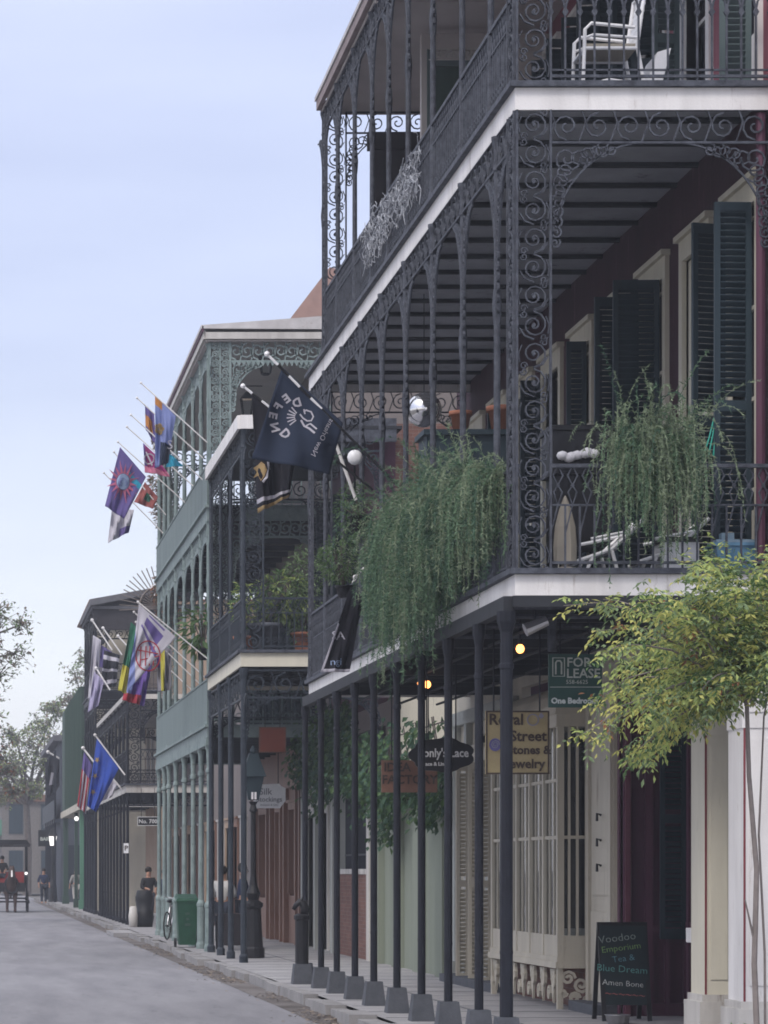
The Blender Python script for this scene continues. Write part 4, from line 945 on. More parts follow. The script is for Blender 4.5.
tree('bare brownish tree far down the street above the carriage',(3.6,252,0),3.5,[(3.2,252,9.0,1.8),(4.2,252,7.5,1.6),(2.6,252,6.4,1.6),(4.6,252,9.8,1.3),(3.6,252,5.2,1.5),(5.2,252,6.4,1.3),(3.0,251,3.8,1.4),(4.6,251,4.0,1.4),(6,252,5,1.4),(5.6,252,8.4,1.2)],420,.3,('twig','leaf_brown','bark'),(0,1,2),39,.22)
tree('distant olive tree past the crossing, left of the blue-grey building',(1.2,236,0),3.5,[(1.2,236,7,1.8),(2.4,236,5.6,1.2),(0,236,6,1.6),(1.8,236,8.6,1.2)],300,.3,('leaf_o','leaf_brown','twig'),(0,1,2),41,.22)
# ============================================================ flags
def bil(q,u,v):
    (ax,ay),(bx,by),(cx,cy),(dx,dy)=q   # a=hoist tip, b=hoist base, c=below base, d=below tip
    return ((1-v)*((1-u)*ax+u*bx)+v*((1-u)*dx+u*cx),(1-v)*((1-u)*ay+u*by)+v*((1-u)*dy+u*cy))
class Flag:
    def __init__(s,label,tip,base,quad,Y,design,mats,group='flags hung from the galleries',pole='white',amp=.05,freq=3,bulge=0,n=26,pr=.014,finial=True,yb=0,skew=0,candy=False):
        s.Y=Y; s.q=quad; s.amp=amp; s.freq=freq; s.bulge=bulge
        tx=W(*tip,Y); bx=W(*base,Y+yb)
        t=s.t=thing('flag',label,'flag',bx,group)
        b=MB()
        if candy:
            k=14
            for i in range(k):
                a=Vector(tx).lerp(Vector(bx),i/k); c=Vector(tx).lerp(Vector(bx),(i+1)/k); b.tube([a,c],pr,7,(i%2) if i<6 else 1)
        else: b.tube([tx,bx],pr,7)
        if finial: b.sphere(tx,pr*2.1,8)
        part('pole',b,[M['white_clean'],M['black']] if candy else M[pole],t)
        b=MB()
        for j in range(n+1):
            for i in range(n+1): b.v.append(s.at(i/n,j/n,0))
        for j in range(n):
            for i in range(n):
                a=j*(n+1)+i; b.f.append((a,a+1,a+n+2,a+n+1)); b.m.append(design((i+.5)/n,(j+.5)/n))
        s.cloth=part('cloth',b,[FM[m] for m in mats],t,True)
        so=s.cloth.modifiers.new('thickness','SOLIDIFY'); so.thickness=.005; so.offset=0
    def at(s,u,v,n):
        px,py=bil(s.q,u,v); x,y,z=W(px,py,s.Y)
        w=s.amp*min(1,v*2.2)*(math.sin(s.freq*PI*(u+.25*v)+s.q[0][0])+.45*math.sin(s.freq*2.3*PI*(u-.3*v)+1.3))
        return (x,y+w-n-.0*v+s.bulge*v,z)
    def px(s,x,y):    # photo-space design point to cloth surface (constant depth + ripple)
        # invert bilinear by iteration
        u=v=.5
        for _ in range(25):
            p=bil(s.q,u,v); ex,ey=x-p[0],y-p[1]; h=1e-3
            pu=bil(s.q,u+h,v); pv=bil(s.q,u,v+h); a,c=(pu[0]-p[0])/h,(pu[1]-p[1])/h; b_,d=(pv[0]-p[0])/h,(pv[1]-p[1])/h
            det=a*d-b_*c or 1e-6; u+=(ex*d-b_*ey)/det; v+=(a*ey-c*ex)/det
        return u,v
    def emb(s,name,mb2,mat):   # mb2 vertices are (px,py,lift)
        b=MB(); b.f=mb2.f; b.m=mb2.m
        for (x,y,l) in mb2.v: u,v=s.px(x,y); b.v.append(s.at(u,v,(.012 if s.Y<45 else .03)+l*3))
        part(name,b,FM[mat],s.cloth)
ID=lambda u,v,n:(u,v,0)
# ---- F1 : the big navy flag
f=Flag('large navy flag with white arched lettering around a rayed emblem, by the maroon gallery',(267,354),(420,508),[(282,367),(343,423),(330,474),(252,458)],36.2,lambda u,v:0,['navy'],candy=True,amp=.06,freq=2.2,pr=.017)
ctr=(302,419)
mb=MB()
for ch,x,y in (('D',297,403),('E',287,398.5),('F',279,406),('E',274,415),('N',276,426.5),('D',286,433)):
    a=math.atan2(y-ctr[1],x-ctr[0]); 
    text_mb(ch,12,.0,ID,mirror=False,rot=a-PI/2,ctr=(0,0),mb=(q:=MB()),bold=.42)
    # photo y runs downward, so a plain copy reads mirrored like cloth seen from behind
    for i,(vx,vy,_) in enumerate(q.v): q.v[i]=(x+vx,y+vy,.0)
    # flip so the glyph tops point outwards
    ca,sa=math.cos(a),math.sin(a)
    k=len(mb.v); mb.v+=q.v; mb.f+=[tuple(i+k for i in ff) for ff in q.f]; mb.m+=q.m
f.emb('lettering',mb,'white')
mb=MB()
for a in (178,195,212,230,160,142): 
    c,s_=math.cos(R(a)),math.sin(R(a)); mb.ribbon([(300+5*c,417+5*s_),(300+13*c,417+13*s_)],1.2,.001,lambda u,v,n:(u,v,0))
mb.ribbon([(300,414),(303,418),(307,421),(311,421),(313,417),(311,412),(306,410),(304,412)],1.5,.001,ID)
mb.ribbon([(301,420),(304,426),(309,429),(314,434)],2,.001,ID); mb.ribbon([(306,426),(310,424),(316,430)],1.6,.001,ID); mb.ribbon([(304,409),(305,414)],1.4,.001,ID)
f.emb('emblem',mb,'white')
mb=text_mb('New Orleans',7.6,0,ID,mirror=False,rot=R(-62),ctr=(322,438)); f.emb('script',mb,'white')
# ---- F2 : black and gold horned flag
f=Flag('black flag with gold horned animal head and gold stripes, below the large navy flag',(243,386),(373,490),[(252,394),(300,433),(289,497),(258,513)],38.3,lambda u,v:1 if .88<v<.93 else (2 if v>.945 else 0),['black','white','gold'],candy=True,amp=.09,freq=3.2,pr=.017)
mb=MB(); mb.ribbon([(262,459),(267,462),(268.5,470),(266,478),(262,483)],2.4,.001,ID); f.emb('horn',mb,'white')
mb=MB(); mb.prism([(254,467),(258,465),(261,462),(264,465),(266,471),(264,477),(260,482),(258,476),(254,477),(257,472)],.002,lambda u,v,n:(u,v,.003)); f.emb('animal_head',mb,'gold')
# small hanging tail of the same cloth: separate stripe flag end
# ---- F3 : limp black flag
f=Flag('limp black flag with white edging and blue lettering drooping over the lower gallery edge',(355,577),(372,560),[(350,588),(364,598),(349,672),(321,672)],38.0,lambda u,v:1 if (v>.42 and (u<.07)) or v>.965 else 0,['black','white','white'],amp=.05,freq=3)
mb=text_mb('SA',12,0,lambda u,v,n:(u,-v,0),ctr=(338,-636)); f.emb('letter',mb,'white')
mb=text_mb('ngi',10,0,lambda u,v,n:(u,-v,0),ctr=(336,-662),bold=.02); f.emb('lettering',mb,'sky')
# tip fold of F3
# ---- upper cluster on the grey-green house
Fg=lambda *a,**k: Flag(*a,group='flags on the grey-green gallery house',**k)
f=Fg('periwinkle flag with a yellow flower and an orange tip, topmost on the grey-green house',(141,383),(210,445),[(155,396),(176,416),(168,463),(155,468)],62.6,lambda u,v:1 if v<.12 and u<.35 else (2 if v>.6 and u>.35 else 0),['peri','orange','navy'],amp=.07)
mb=MB(); 
for a in range(5): mb.sphere((159+2.6*math.cos(a*1.257),429+3.6*math.sin(a*1.257),0),2.6,6)
for i,vv in enumerate(mb.v): mb.v[i]=(vv[0],vv[1],0)
f.emb('flower',mb,'gold'); mb=text_mb('S',13,0,lambda u,v,n:(u,-v,0),ctr=(170,-445),bold=.03); f.emb('letter',mb,'white')
Fg('purple and orange flag second from the top of the upper cluster',(137,398),(203,458),[(145,405),(154,413),(156,446),(146,430)],64.2,lambda u,v:1 if .35<v<.8 and u<.75 else 0,['purple','orange'],amp=.05)
Fg('small teal flag tip hanging below the periwinkle flag',(131,415),(203,480),[(168,453),(175,458),(183,466),(166,467)],63.6,lambda u,v:0,['teal'],amp=.03)
f=Fg('pink and purple flag with white markings behind the round-sun flag',(127,427),(200,492),[(143,443),(156,455),(170,477),(145,472)],66.0,lambda u,v:1 if v>.75 else (2 if u<.12 else 0),['magenta','pink','violet'],amp=.06)
mb=MB(); mb.ribbon(spiral(149,459,5,0,1,1,1,10),1.3,.001,ID); mb.ribbon([(146,452),(152,466)],1.3,.001,ID); f.emb('emblem',mb,'white')
f=Fg('purple flag with a large pink and blue sun, lowest left of the upper cluster',(118,442),(200,516),[(120,447),(146,477),(124,519),(105,506)],68.5,lambda u,v:1 if v<.3 and u>.5 and v>.18 else 0,['purple','teal'],amp=.05)
mb=MB()
for k in range(16):
    a=k*2*PI/16+.2; c,s_=math.cos(a),math.sin(a); r1,r2=7,16+3*(k%2)
    mb.prism([(123+r1*math.cos(a-.2),482+r1*1.2*math.sin(a-.2)),(123+r2*c*.9,482+r2*1.2*s_),(123+r1*math.cos(a+.2),482+r1*1.2*math.sin(a+.2))],.001,lambda u,v,n:(u,v,0))
f.emb('sun_rays',mb,'pink')
mb=MB(); mb.prism([(123+6.5*math.cos(a*PI/8),482+8*math.sin(a*PI/8)) for a in range(16)],.001,lambda u,v,n:(u,v,.002)); f.emb('sun_disc',mb,'sky')
mb=MB(); mb.ribbon(spiral(123,482,5,0,2,1,.2,8),1.0,.001,lambda u,v,n:(u,v,.004)); f.emb('sun_face',mb,'peri')
f=Fg('rose red flag with a green patch, right of the round-sun flag',(114,452),(166,515),[(145,482),(158,497),(153,509),(134,502)],70.0,lambda u,v:1 if .35<u<.7 and .3<v<.7 else 0,['brick','green'],amp=.04)
f=Fg('torn off-white flag with a navy corner, hanging lowest of the upper cluster',(104,473),(163,533),[(112,507),(134,510),(129,532),(108,543)],74.0,lambda u,v:1 if u>.5 and v>.68 else 0,['white','purple'],amp=.09,freq=4)
# ---- lower cluster
f=Fg('long white flag with purple bars and a red circle emblem on the grey-green house',(138,602),(214,664),[(139,604),(176,637),(126,693),(135,636)],62.6,lambda u,v:1 if (.12<v<.30 and .25<u<.8) or (.36<v<.40 and .2<u<.95) or (.03<v<.06 and .3<u<.75) else (2 if v>.82 else 0),['white','purple','peri'],amp=.05,n=34)
mb=MB(); mb.ribbon([(148+12*math.cos(a*PI/12),656+15*math.sin(a*PI/12)) for a in range(24)],1.2,.001,ID,closed=True)
mb.ribbon([(138,650),(158,654)],1.1,.001,ID); mb.ribbon([(141,660),(159,656)],1.1,.001,ID)
for x in (141,146,150,154): mb.ribbon([(x,646),(x-1,666)],1.1,.001,ID)
f.emb('round_emblem',mb,'red')
Fg('green flag with a yellow lower edge left behind the white and purple flag',(134,612),(208,680),[(131,622),(142,632),(126,694),(118,690)],65.5,lambda u,v:1 if v>.62 else 0,['green','yellow'],amp=.08)
Fg('grey and yellow striped flag on the second pole of the lower cluster',(136,622),(204,688),[(156,642),(172,650),(170,690),(158,692)],67.5,lambda u,v:1 if .25<u<.55 else (2 if v<.5 and u<.25 else 0),['grey','yellow','violet'],amp=.09)
Fg('violet and red flag gathered below the white and purple flag',(132,634),(196,694),[(132,668),(152,664),(144,706),(122,700)],69.5,lambda u,v:1 if v>.75 and u<.8 else (2 if u<.3 else 0),['violet','red','peri'],amp=.1,freq=4)
Fe=lambda *a,**k: Flag(*a,group='flags on the far dark galleries',**k)
Fe('black flag with pale stripes between the white flag and the green flag',(118,636),(140,660),[(104,650),(120,655),(116,686),(100,690)],113.5,lambda u,v:1 if int(v*9)%3==1 else 0,['black','white'],amp=.2,freq=3,pr=.03)
Fe('long plain white flag on the far dark gallery house',(92,620),(112,650),[(93,635),(101,640),(97,690),(88,700)],114,lambda u,v:0,['white'],amp=.15,pr=.03)
Fe('dark maroon flag hanging beside the long white flag',(103,628),(122,655),[(101,645),(112,652),(110,676),(99,672)],114.2,lambda u,v:1 if v>.8 else 0,['purple','grey'],amp=.2,pr=.03)
Fe('plain lavender grey rag of cloth low beside the green house corner',(96,668),(110,690),[(94,672),(104,680),(98,706),(88,712)],113,lambda u,v:0,['lav'],amp=.2,pr=.03)
f=Fe('bright blue flag with three gold stars above the black posts',(95,735),(125,775),[(97,738),(119,768),(96,812),(87,806)],92.5,lambda u,v:0,['blue'],amp=.08,freq=3,pr=.025)
mb=MB()
for (x,y) in ((97,760),(95,776),(93,792)):
    mb.prism([(x+(3 if k%2==0 else 1.3)*math.cos(k*PI/5+PI/2),y+(3.4 if k%2==0 else 1.5)*math.sin(k*PI/5+PI/2)) for k in range(10)],.001,lambda u,v,n:(u,v,0))
f.emb('star',mb,'gold')
Fe('red and white striped flag beside the bright blue flag',(83,748),(104,775),[(84,752),(92,765),(86,814),(77,806)],97,lambda u,v:(1 if int(u*6)%2 else 0) if v>.3 else 2,['red','white','purple'],amp=.1,pr=.03)
Fe('small plain white flag tucked right of the bright blue flag',(104,768),(124,792),[(108,776),(117,784),(112,797),(98,803)],95,lambda u,v:0,['white'],amp=.08,pr=.03)
Fe('black flag with a pale patch near the far end of the street',(48,752),(71,765),[(50,754),(69,764),(56,792),(45,800)],160,lambda u,v:1 if .2<u<.5 and .4<v<.7 else 0,['black','grey'],amp=.2,pr=.05)
# bare poles
for (lab,a,c,Y,m) in (('plain white pole leaning out above the large fern',(333,436),(356,500),38.5,'white'),('slim white pole leaning over the lower gallery rail',(357,575),(343,606),42.5,'white')):
    b=MB(); b.tube([W(*a,Y),W(*c,Y)],.022,6); single('flagpole',b,M[m],lab,'pole',W(*c,Y))
# ============================================================ signs
def board(name,label,x0,x1,z0,z1,Y,m,edge=None,rods=None,top=4.2,th=.04,poly=None,cat='sign'):
    t=thing(name,label,cat,((x0+x1)/2,Y,z0)); b=MB()
    if poly: b.prism(poly,th,lambda u,v,n:(u,Y+n,v))
    else: b.box(x0,x1,Y-th/2,Y+th/2,z0,z1)
    part('board',b,m,t)
    if edge:
        b=MB(); e=.018; yf=Y-th/2-.006
        for q in ((x0,x1,z0,z0+e),(x0,x1,z1-e,z1),(x0,x0+e,z0+e,z1-e),(x1-e,x1,z0+e,z1-e)): b.box(q[0],q[1],yf,yf+.008,q[2],q[3])
        part('border',b,edge,t)
    if rods is not None:
        b=MB()
        for x in rods: b.tube([(x,Y,z1-.01),(x,Y,top)],.009,5)
        part('hanger',b,M['iron'],t)
    return t
def word(t,name,s,size,cx,cz,Y,m,bold=0,rot=0,sx=1,align='CENTER'):
    part(name,text_mb(s,size,.002,PXZ(0,Y,0),ctr=(cx,cz),bold=bold,rot=rot,sx=sx,align=align),m,t)
ink=mat('sign_ink',(.05,.035,.035),.8,(.09,.07,.055),14,spots=20,spotc=(.2,.16,.1)); signg=mat('lease_green',(.035,.085,.075),.6,(.028,.07,.062),3); pale=mat('sign_pale',(.5,.54,.5),.7)
s1=board('lease_sign','dark green for-lease sign with pale lettering hanging behind the yellow leaves',6.08,6.63,3.38,3.93,31.0,signg,rods=(6.2,6.5),top=4.45)
yf=31-.03
word(s1,'lettering','FOR',.135,6.39,3.84,yf,pale,.002); word(s1,'lettering','LEASE',.135,6.435,3.725,yf,pale,.002)
word(s1,'lettering','558-6625',.06,6.37,3.64,yf,pale); word(s1,'lettering','One Bedroom',.082,6.345,3.445,yf,mat('sign_white',(.7,.75,.74),.7),.0035)
b=MB(); fn=PXZ(0,yf,0)
b.ribbon([(6.12,3.70),(6.24,3.70),(6.24,3.89),(6.12,3.89)],.012,.008,fn,closed=True); b.ribbon([(6.15,3.72),(6.15,3.84),(6.165,3.86),(6.195,3.86),(6.21,3.84),(6.21,3.72)],.016,.008,fn); b.box(6.09,6.62,yf-.002,yf+.004,3.585,3.592)
part('logo',b,pale,s1)
M['buff']=mat('buff_board',(.42,.35,.20),.75,(.33,.27,.155),3,spots=4,spotc=(.25,.2,.12))
s2=board('shop_sign','buff painted sign with hand lettering for stones and jewelry behind the nearest post',5.71,6.40,2.74,3.43,32.6,M['buff'],edge=ink,rods=(5.8,6.3),top=4.45)
yf=32.6-.03
word(s2,'lettering','Royal',.17,5.93,3.33,yf,ink,.004); word(s2,'lettering','Street',.16,6.17,3.15,yf,ink,.004); word(s2,'lettering','Stones &',.13,6.18,3.0,yf,ink,.004); word(s2,'lettering','Jewelry',.14,6.14,2.85,yf,ink,.004)
b=MB(); b.prism([(5.81+.065*math.cos(a*PI/9),3.06+.07*math.sin(a*PI/9)) for a in range(18)],.006,PXZ(0,yf,0)); part('round_gem',b,mat('gem_violet',(.14,.13,.33),.5),s2)
b=MB(); b.ribbon(spiral(5.81,3.06,.05,0,2,1,.2,8),.008,.012,PXZ(0,yf-.003,0)); b.ribbon(spiral(6.22,3.33,.06,0,1,1,1,14),.012,.008,PXZ(0,yf,0)); b.prism([(6.28,3.37),(6.31,3.41),(6.34,3.37),(6.31,3.34)],.008,PXZ(0,yf,0)); part('ring_drawing',b,mat('gem_grey',(.3,.3,.38),.6),s2)
cl=[]
for i in range(40):
    a=2*PI*i/40; r=1+.13*abs(math.sin(a*3.5)); cl.append((5.78+.36*r*math.cos(a),3.08+.19*r*math.sin(a)))
s3=board('cloud_sign','black cloud-shaped shop sign with white lettering between the gallery posts',5.38,6.15,2.86,3.28,36.0,M['black'],poly=cl,rods=(5.6,5.95),top=4.4)
wt=mat('letter_white',(.62,.62,.62),.8,(.4,.4,.4),18)
word(s3,'lettering',"Sonly's Lace",.145,5.80,3.10,36-.03,wt,.003,sx=.85); word(s3,'lettering','Lace & Linens',.06,5.72,2.97,36-.03,wt,.002)
M['rustboard']=mat('brown_board',(.22,.12,.085),.8,(.17,.09,.065),4)
s4=board('shop_sign','brown wooden shop sign with dark capitals among the ivy',5.76,6.52,2.76,3.2,41.0,M['rustboard'],rods=(5.9,6.4),top=4.4)
word(s4,'lettering','IDEA',.17,5.97,3.1,41-.03,ink,.004); word(s4,'lettering','FACTORY',.17,6.14,2.93,41-.03,ink,.004)
oc=[(6.46,3.12),(6.46,3.5),(6.5,3.58),(7.02,3.6),(7.06,3.55),(7.16,3.5),(7.16,3.22),(7.08,3.12),(7.04,3.06),(6.5,3.06)]
s5=board('shop_sign','white sign with cut corners and thin grey script below the dark gallery',6.46,7.16,3.06,3.6,66.0,M['white_clean'],poly=oc,rods=(6.6,7.0),top=4.3)
gi=mat('script_grey',(.3,.3,.33),.7); word(s5,'lettering','Silk',.2,6.72,3.42,66-.03,gi,.002); word(s5,'lettering','Stockings',.15,6.8,3.25,66-.03,gi,.002); word(s5,'lettering','Antiques & Gifts',.06,6.8,3.13,66-.03,gi)
s6=board('sign_panel','blank rust-red square panel hanging under the dark gallery',5.98,6.52,4.05,4.56,60.0,mat('rust_panel',(.30,.085,.05),.7,(.24,.07,.045),3),edge=M['brown_wood'],rods=(6.1,6.4),top=5.2)
s7=board('shop_sign','small dark sign with a white border past the grey-green columns',5.38,6.02,3.04,3.32,91.0,M['black'],edge=wt,rods=(5.5,5.9),top=4.2); word(s7,'lettering','No. 700',.17,5.7,3.17,91-.03,wt,.003)
s8=board('shop_sign','tiny white sign on a black post down the pavement',5.03,5.22,2.2,2.55,92.6,M['white_clean'],edge=M['black']); word(s8,'lettering','P',.22,5.125,2.37,92.6-.03,ink,.004)
s9=board('shop_sign','square dark sign with pale marks by the far dark house',4.3,5.0,3.0,3.9,165.0,M['black'],edge=M['iron']); word(s9,'lettering','BAR',.26,4.65,3.4,165-.04,pale,.01)
# chalk board
cb=thing('chalkboard','black A-frame chalkboard with coloured chalk writing in front of the maroon entry','sandwich board',(7.5,34.0,0))
xa,xb=7.24,7.76
b=MB(); b.add([(xa,34.0-.24,.18),(xb,34.0-.24,.18),(xb,34-.04,1.07),(xa,34-.04,1.07),(xa,34.0-.215,.18),(xb,34.0-.215,.18),(xb,34-.015,1.07),(xa,34-.015,1.07)],[(0,1,2,3),(7,6,5,4),(0,4,5,1),(3,2,6,7),(0,3,7,4),(1,5,6,2)])
part('slate',b,mat('chalk_slate',(.018,.028,.032),.8,(.012,.02,.024),4),cb)
for sgn in (-1,1):
    b=MB()
    for x in (xa-.02,xb-.03):
        b.add([(x,34+sgn*.29,0),(x+.05,34+sgn*.29,0),(x+.05,34+sgn*.02,1.1),(x,34+sgn*.02,1.1),(x,34+sgn*.26,0),(x+.05,34+sgn*.26,0),(x+.05,34-sgn*.01,1.1),(x,34-sgn*.01,1.1)],[(0,1,2,3),(7,6,5,4),(0,4,5,1),(3,2,6,7),(0,3,7,4),(1,5,6,2)])
    part('frame_leg',b,M['black'],cb)
b=MB(); b.box(xa-.02,xb+.02,33.97,34.03,1.07,1.11); part('top_rail',b,M['black'],cb)
def slate(u,v,n): 
    f=(v-.18)/.89; return (u,34-.245+.2*f-.004-n,v)
for s_,z,c,sz,cx in (('Voodoo',.93,(.25,.3,.27),.12,7.46),('Emporium',.82,(.2,.34,.12),.1,7.5),('Tea &',.70,(.12,.26,.3),.1,7.52),('Blue Dream',.58,(.13,.33,.3),.11,7.5),('Amen Bone',.42,(.6,.62,.6),.09,7.5),('~~~~~~',.3,(.4,.12,.12),.12,7.52)):
    part('chalk_writing',text_mb(s_,sz,.001,slate,ctr=(cx-.03,z),bold=-.0008,rot=R(7 if z>.6 else -4),sx=1.08),mat('chalk',tuple(q*1.15 for q in c),.95,tuple(q*.45 for q in c),60),cb)
b=MB(); b.lathe(7.28,33.2,[(.10,0),(.12,.01),(.135,.09),(.15,.1),(.13,.1),(.11,.03)],18); single('steel_bowl',b,M['steel'],'shiny steel bowl on the pavement at the foot of the chalkboard','bowl',(7.28,33.2,0),smooth=True)
# ============================================================ things on the galleries
def chair(t,x0,z0,y,s=1):
    b=MB(); r=.018
    for yy in (y,y+.5):
        b.tube([(x0,yy,z0),(x0+.02,yy,z0+.58),(x0+.08,yy,z0+.64),(x0+.5,yy,z0+.60)],r,7)
        b.tube([(x0+.60,yy,z0),(x0+.52,yy,z0+.42),(x0+.60,yy,z0+.98)],r,7)
        b.tube([(x0+.02,yy,z0+.40),(x0+.52,yy,z0+.40)],r,7); b.tube([(x0+.02,yy,z0+.50),(x0+.1,yy,z0+.53),(x0+.52,yy,z0+.5)],r*.8,7)
        b.tube([(x0+.06,yy,z0+.05),(x0+.25,yy,z0+.1),(x0+.6,yy,z0+.05)],r*.8,7)
    b.tube([(x0+.02,y,z0+.40),(x0+.02,y+.5,z0+.40)],r,7); b.tube([(x0+.60,y,z0+.97),(x0+.60,y+.5,z0+.97)],r,7)
    part('frame',b,M['white_clean'],t)
    b=MB(); b.box(x0+.03,x0+.52,y+.02,y+.48,z0+.40,z0+.45); part('seat',b,M['beige'],t)
    b=MB()
    for i in range(7):
        z=z0+.48+i*.07; xx=x0+.535+.08*(z-z0-.48)/.5; b.box(xx,xx+.015,y+.02,y+.48,z,z+.05)
    part('backrest',b,M['white_clean'],t)
t=thing('armchair','white tubular armchair standing by the railing of the top gallery','chair',(6.0,28.8,9.18)); chair(t,5.98,9.19,28.8)
t=thing('folding_table','small white folding table leaning beside the top gallery armchair','table',(6.66,29,9.18))
b=MB(); b.add([(6.6,28.9,9.22),(6.75,28.9,9.22),(6.85,28.9,9.62),(6.72,28.9,9.58),(6.6,29.4,9.22),(6.75,29.4,9.22),(6.85,29.4,9.62),(6.72,29.4,9.58)],[(0,1,2,3),(7,6,5,4),(0,4,5,1),(3,2,6,7),(0,3,7,4),(1,5,6,2)]); part('table_top',b,M['white_clean'],t)
b=MB(); b.tube([(6.5,28.95,9.2),(6.8,28.95,9.5)],.014,6); b.tube([(6.5,29.35,9.2),(6.8,29.35,9.5)],.014,6); part('legs',b,M['white_clean'],t)
for i,(x,lab) in enumerate(((6.0,'black and white slatted lounge chair on the lower gallery, left one'),(6.62,'black and white slatted lounge chair under the pale fern, right one'))):
    t=thing('lounge_chair',lab,'chair',(x,29.2,4.56),'lounge chairs on the lower gallery')
    b=MB()
    for yy in (29.0,29.5):
        b.tube([(x-.05,yy,4.68),(x+.3,yy,4.8),(x+.62,yy,5.1)],.02,7); b.tube([(x+.05,yy,4.57),(x+.12,yy,4.74)],.018,6); b.tube([(x+.36,yy,4.57),(x+.3,yy,4.8)],.018,6); b.tube([(x+.1,yy,4.9),(x+.5,yy,4.98)],.018,6)
    part('frame',b,M['white_clean'],t)
    b=MB()
    for k in range(9):
        f=k/9; z=4.69+.11*f*1.6 if f<.55 else 4.8+(f-.55)*.7; xx=x-.04+.65*f; b.box(xx,xx+.05,29.02,29.48,z,z+.014)
    part('slats',b,M['cloth_white'] if i==0 else M['black'],t)
b=MB(); b.lathe(5.82,28.85,[(.09,4.57),(.095,4.6),(.035,4.62),(.035,4.64),(.11,4.66),(.115,4.8),(.10,5.0),(.06,5.16),(.02,5.27),(.004,5.3)],10); single('closed_umbrella',b,M['beige'],'closed beige canvas umbrella standing behind the end railing','umbrella',(5.82,28.85,4.57))
t=thing('storage_crate','blue plastic crate on the gallery floor at the far right','crate',(7.45,28.8,4.57))
b=MB(); b.frustum(7.44,28.85,4.575,4.80,.36,.3,.42,.36); b.box(7.21,7.67,28.65,29.05,4.80,4.83); part('tub',b,M['blueplastic'],t)
b=MB(); b.box(7.23,7.65,28.67,29.03,4.83,4.86); b.box(7.3,7.42,28.75,28.87,4.86,4.93); part('lid',b,mat('pale_blue',(.3,.42,.52),.5),t)
t=thing('cooler_box','white cooler box with a black rim behind the railing by the cream door','box',(6.95,29,4.57))
b=MB(); b.box(6.78,7.12,28.9,29.3,4.58,4.86); part('box',b,M['white_clean'],t); b=MB(); b.box(6.76,7.14,28.88,29.32,4.86,4.91); part('lid',b,M['black'],t)
t=thing('covered_grill','tall black covered grill behind the end railing with a white cloth on it','grill',(6.13,29.9,4.57))
b=MB(); b.box(5.9,6.42,29.7,30.2,4.9,5.62); b.box(5.86,6.46,29.66,30.24,5.62,6.05); b.box(5.95,6.0,29.75,29.8,4.57,4.9); b.box(6.32,6.37,29.75,29.8,4.57,4.9); b.box(5.95,6.0,30.1,30.15,4.57,4.9); b.box(6.32,6.37,30.1,30.15,4.57,4.9); part('body',b,M['black'],t)
b=MB(); b.box(5.84,6.48,29.64,30.26,6.05,6.1); part('lid',b,M['black'],t)
b=MB(); rn=random.Random(3)
for k in range(7): b.sphere((5.95+.05*k+rn.uniform(-.02,.02),29.58+rn.uniform(-.02,.02),5.79+rn.uniform(-.03,.04)),.06,8,sz=.8)
single('folded_cloth',b,M['cloth_white'],'crumpled white cloth on the front of the black covered grill','cloth',(6.1,29.58,5.75),smooth=True)
t=thing('storage_cabinet','dark cabinet behind the large fern with terracotta pots on top','cabinet',(5.8,34.2,4.57))
b=MB(); b.box(5.32,6.3,34.2,34.8,4.58,6.66); part('cabinet_body',b,M['shutter'],t); b=MB(); b.box(5.28,6.34,34.15,34.85,6.66,6.72); part('cabinet_top',b,M['shutter'],t)
for x,r,lab in ((5.74,.12,'smaller terracotta pot, left one on the dark cabinet'),(6.2,.15,'larger terracotta pot, right one on the dark cabinet')):
    b=MB(); b.lathe(x,34.4,[(r*.7,6.73),(r*.95,6.73+r*1.5),(r*1.12,6.73+r*1.5),(r*1.12,6.73+r*1.9),(r*.95,6.73+r*1.9),(r*.9,6.73+r*1.6)],16); single('terracotta_pot',b,M['terracotta'],lab,'pot',(x,34.4,6.73),'terracotta pots on the cabinet',True)
t=thing('mirror_globe','large silver mirror globe hanging inside the nearest gallery','globe',(5.8,37.5,7.5))
b=MB(); b.sphere((5.8,37.5,7.45),.22,24); part('globe',b,M['globe'],t,True); b=MB(); b.tube([(5.8,37.5,7.66),(5.8,37.5,8.9)],.006,4); part('chain',b,M['iron'],t)
t=thing('flood_light','small white flood light fixed to the railing left of the fern','lamp',(5.12,38.9,6.85))
b=MB(); b.sphere((5.12,38.9,7.05),.1,12,sy=.6); part('lamp_head',b,M['white_clean'],t,True); b=MB(); b.tube([(5.12,38.95,7.0),(5.2,39.5,6.6)],.015,5); part('bracket',b,M['iron'],t)
for i,(x,y,z,lab) in enumerate(((5.92,38.0,4.05,'warm glowing bulb, right one of the pair over the pavement'),(5.84,38.1,4.07,'warm glowing bulb, left one of the pair over the pavement'),(5.9,31.6,4.03,'single warm bulb behind the nearest post'),(5.15+.6,30.0,4.13,'unlit metal spotlight under the gallery near the corner'))):
    t=thing('pendant_lamp',lab,'lamp',(x,y,z),'lamps under the lower gallery')
    if i<3: b=MB(); b.sphere((x,y,z),.045 if i!=1 else .032,12,sz=1.1); part('bulb',b,M['bulb'],t,True); b=MB(); b.tube([(x,y,z+.04),(x,y,4.4)],.012,5); b.lathe(x,y,[(.03,z+.045),(.03,z+.1)],8); part('holder',b,M['iron'],t)
    else: b=MB(); b.tube([(x-.1,y,z-.03),(x+.12,y,z+.06)],[.07,.05],10); part('spot_head',b,M['steel'],t); b=MB(); b.tube([(x,y,z),(x,y,4.4)],.012,5); part('holder',b,M['iron'],t)
b=MB()
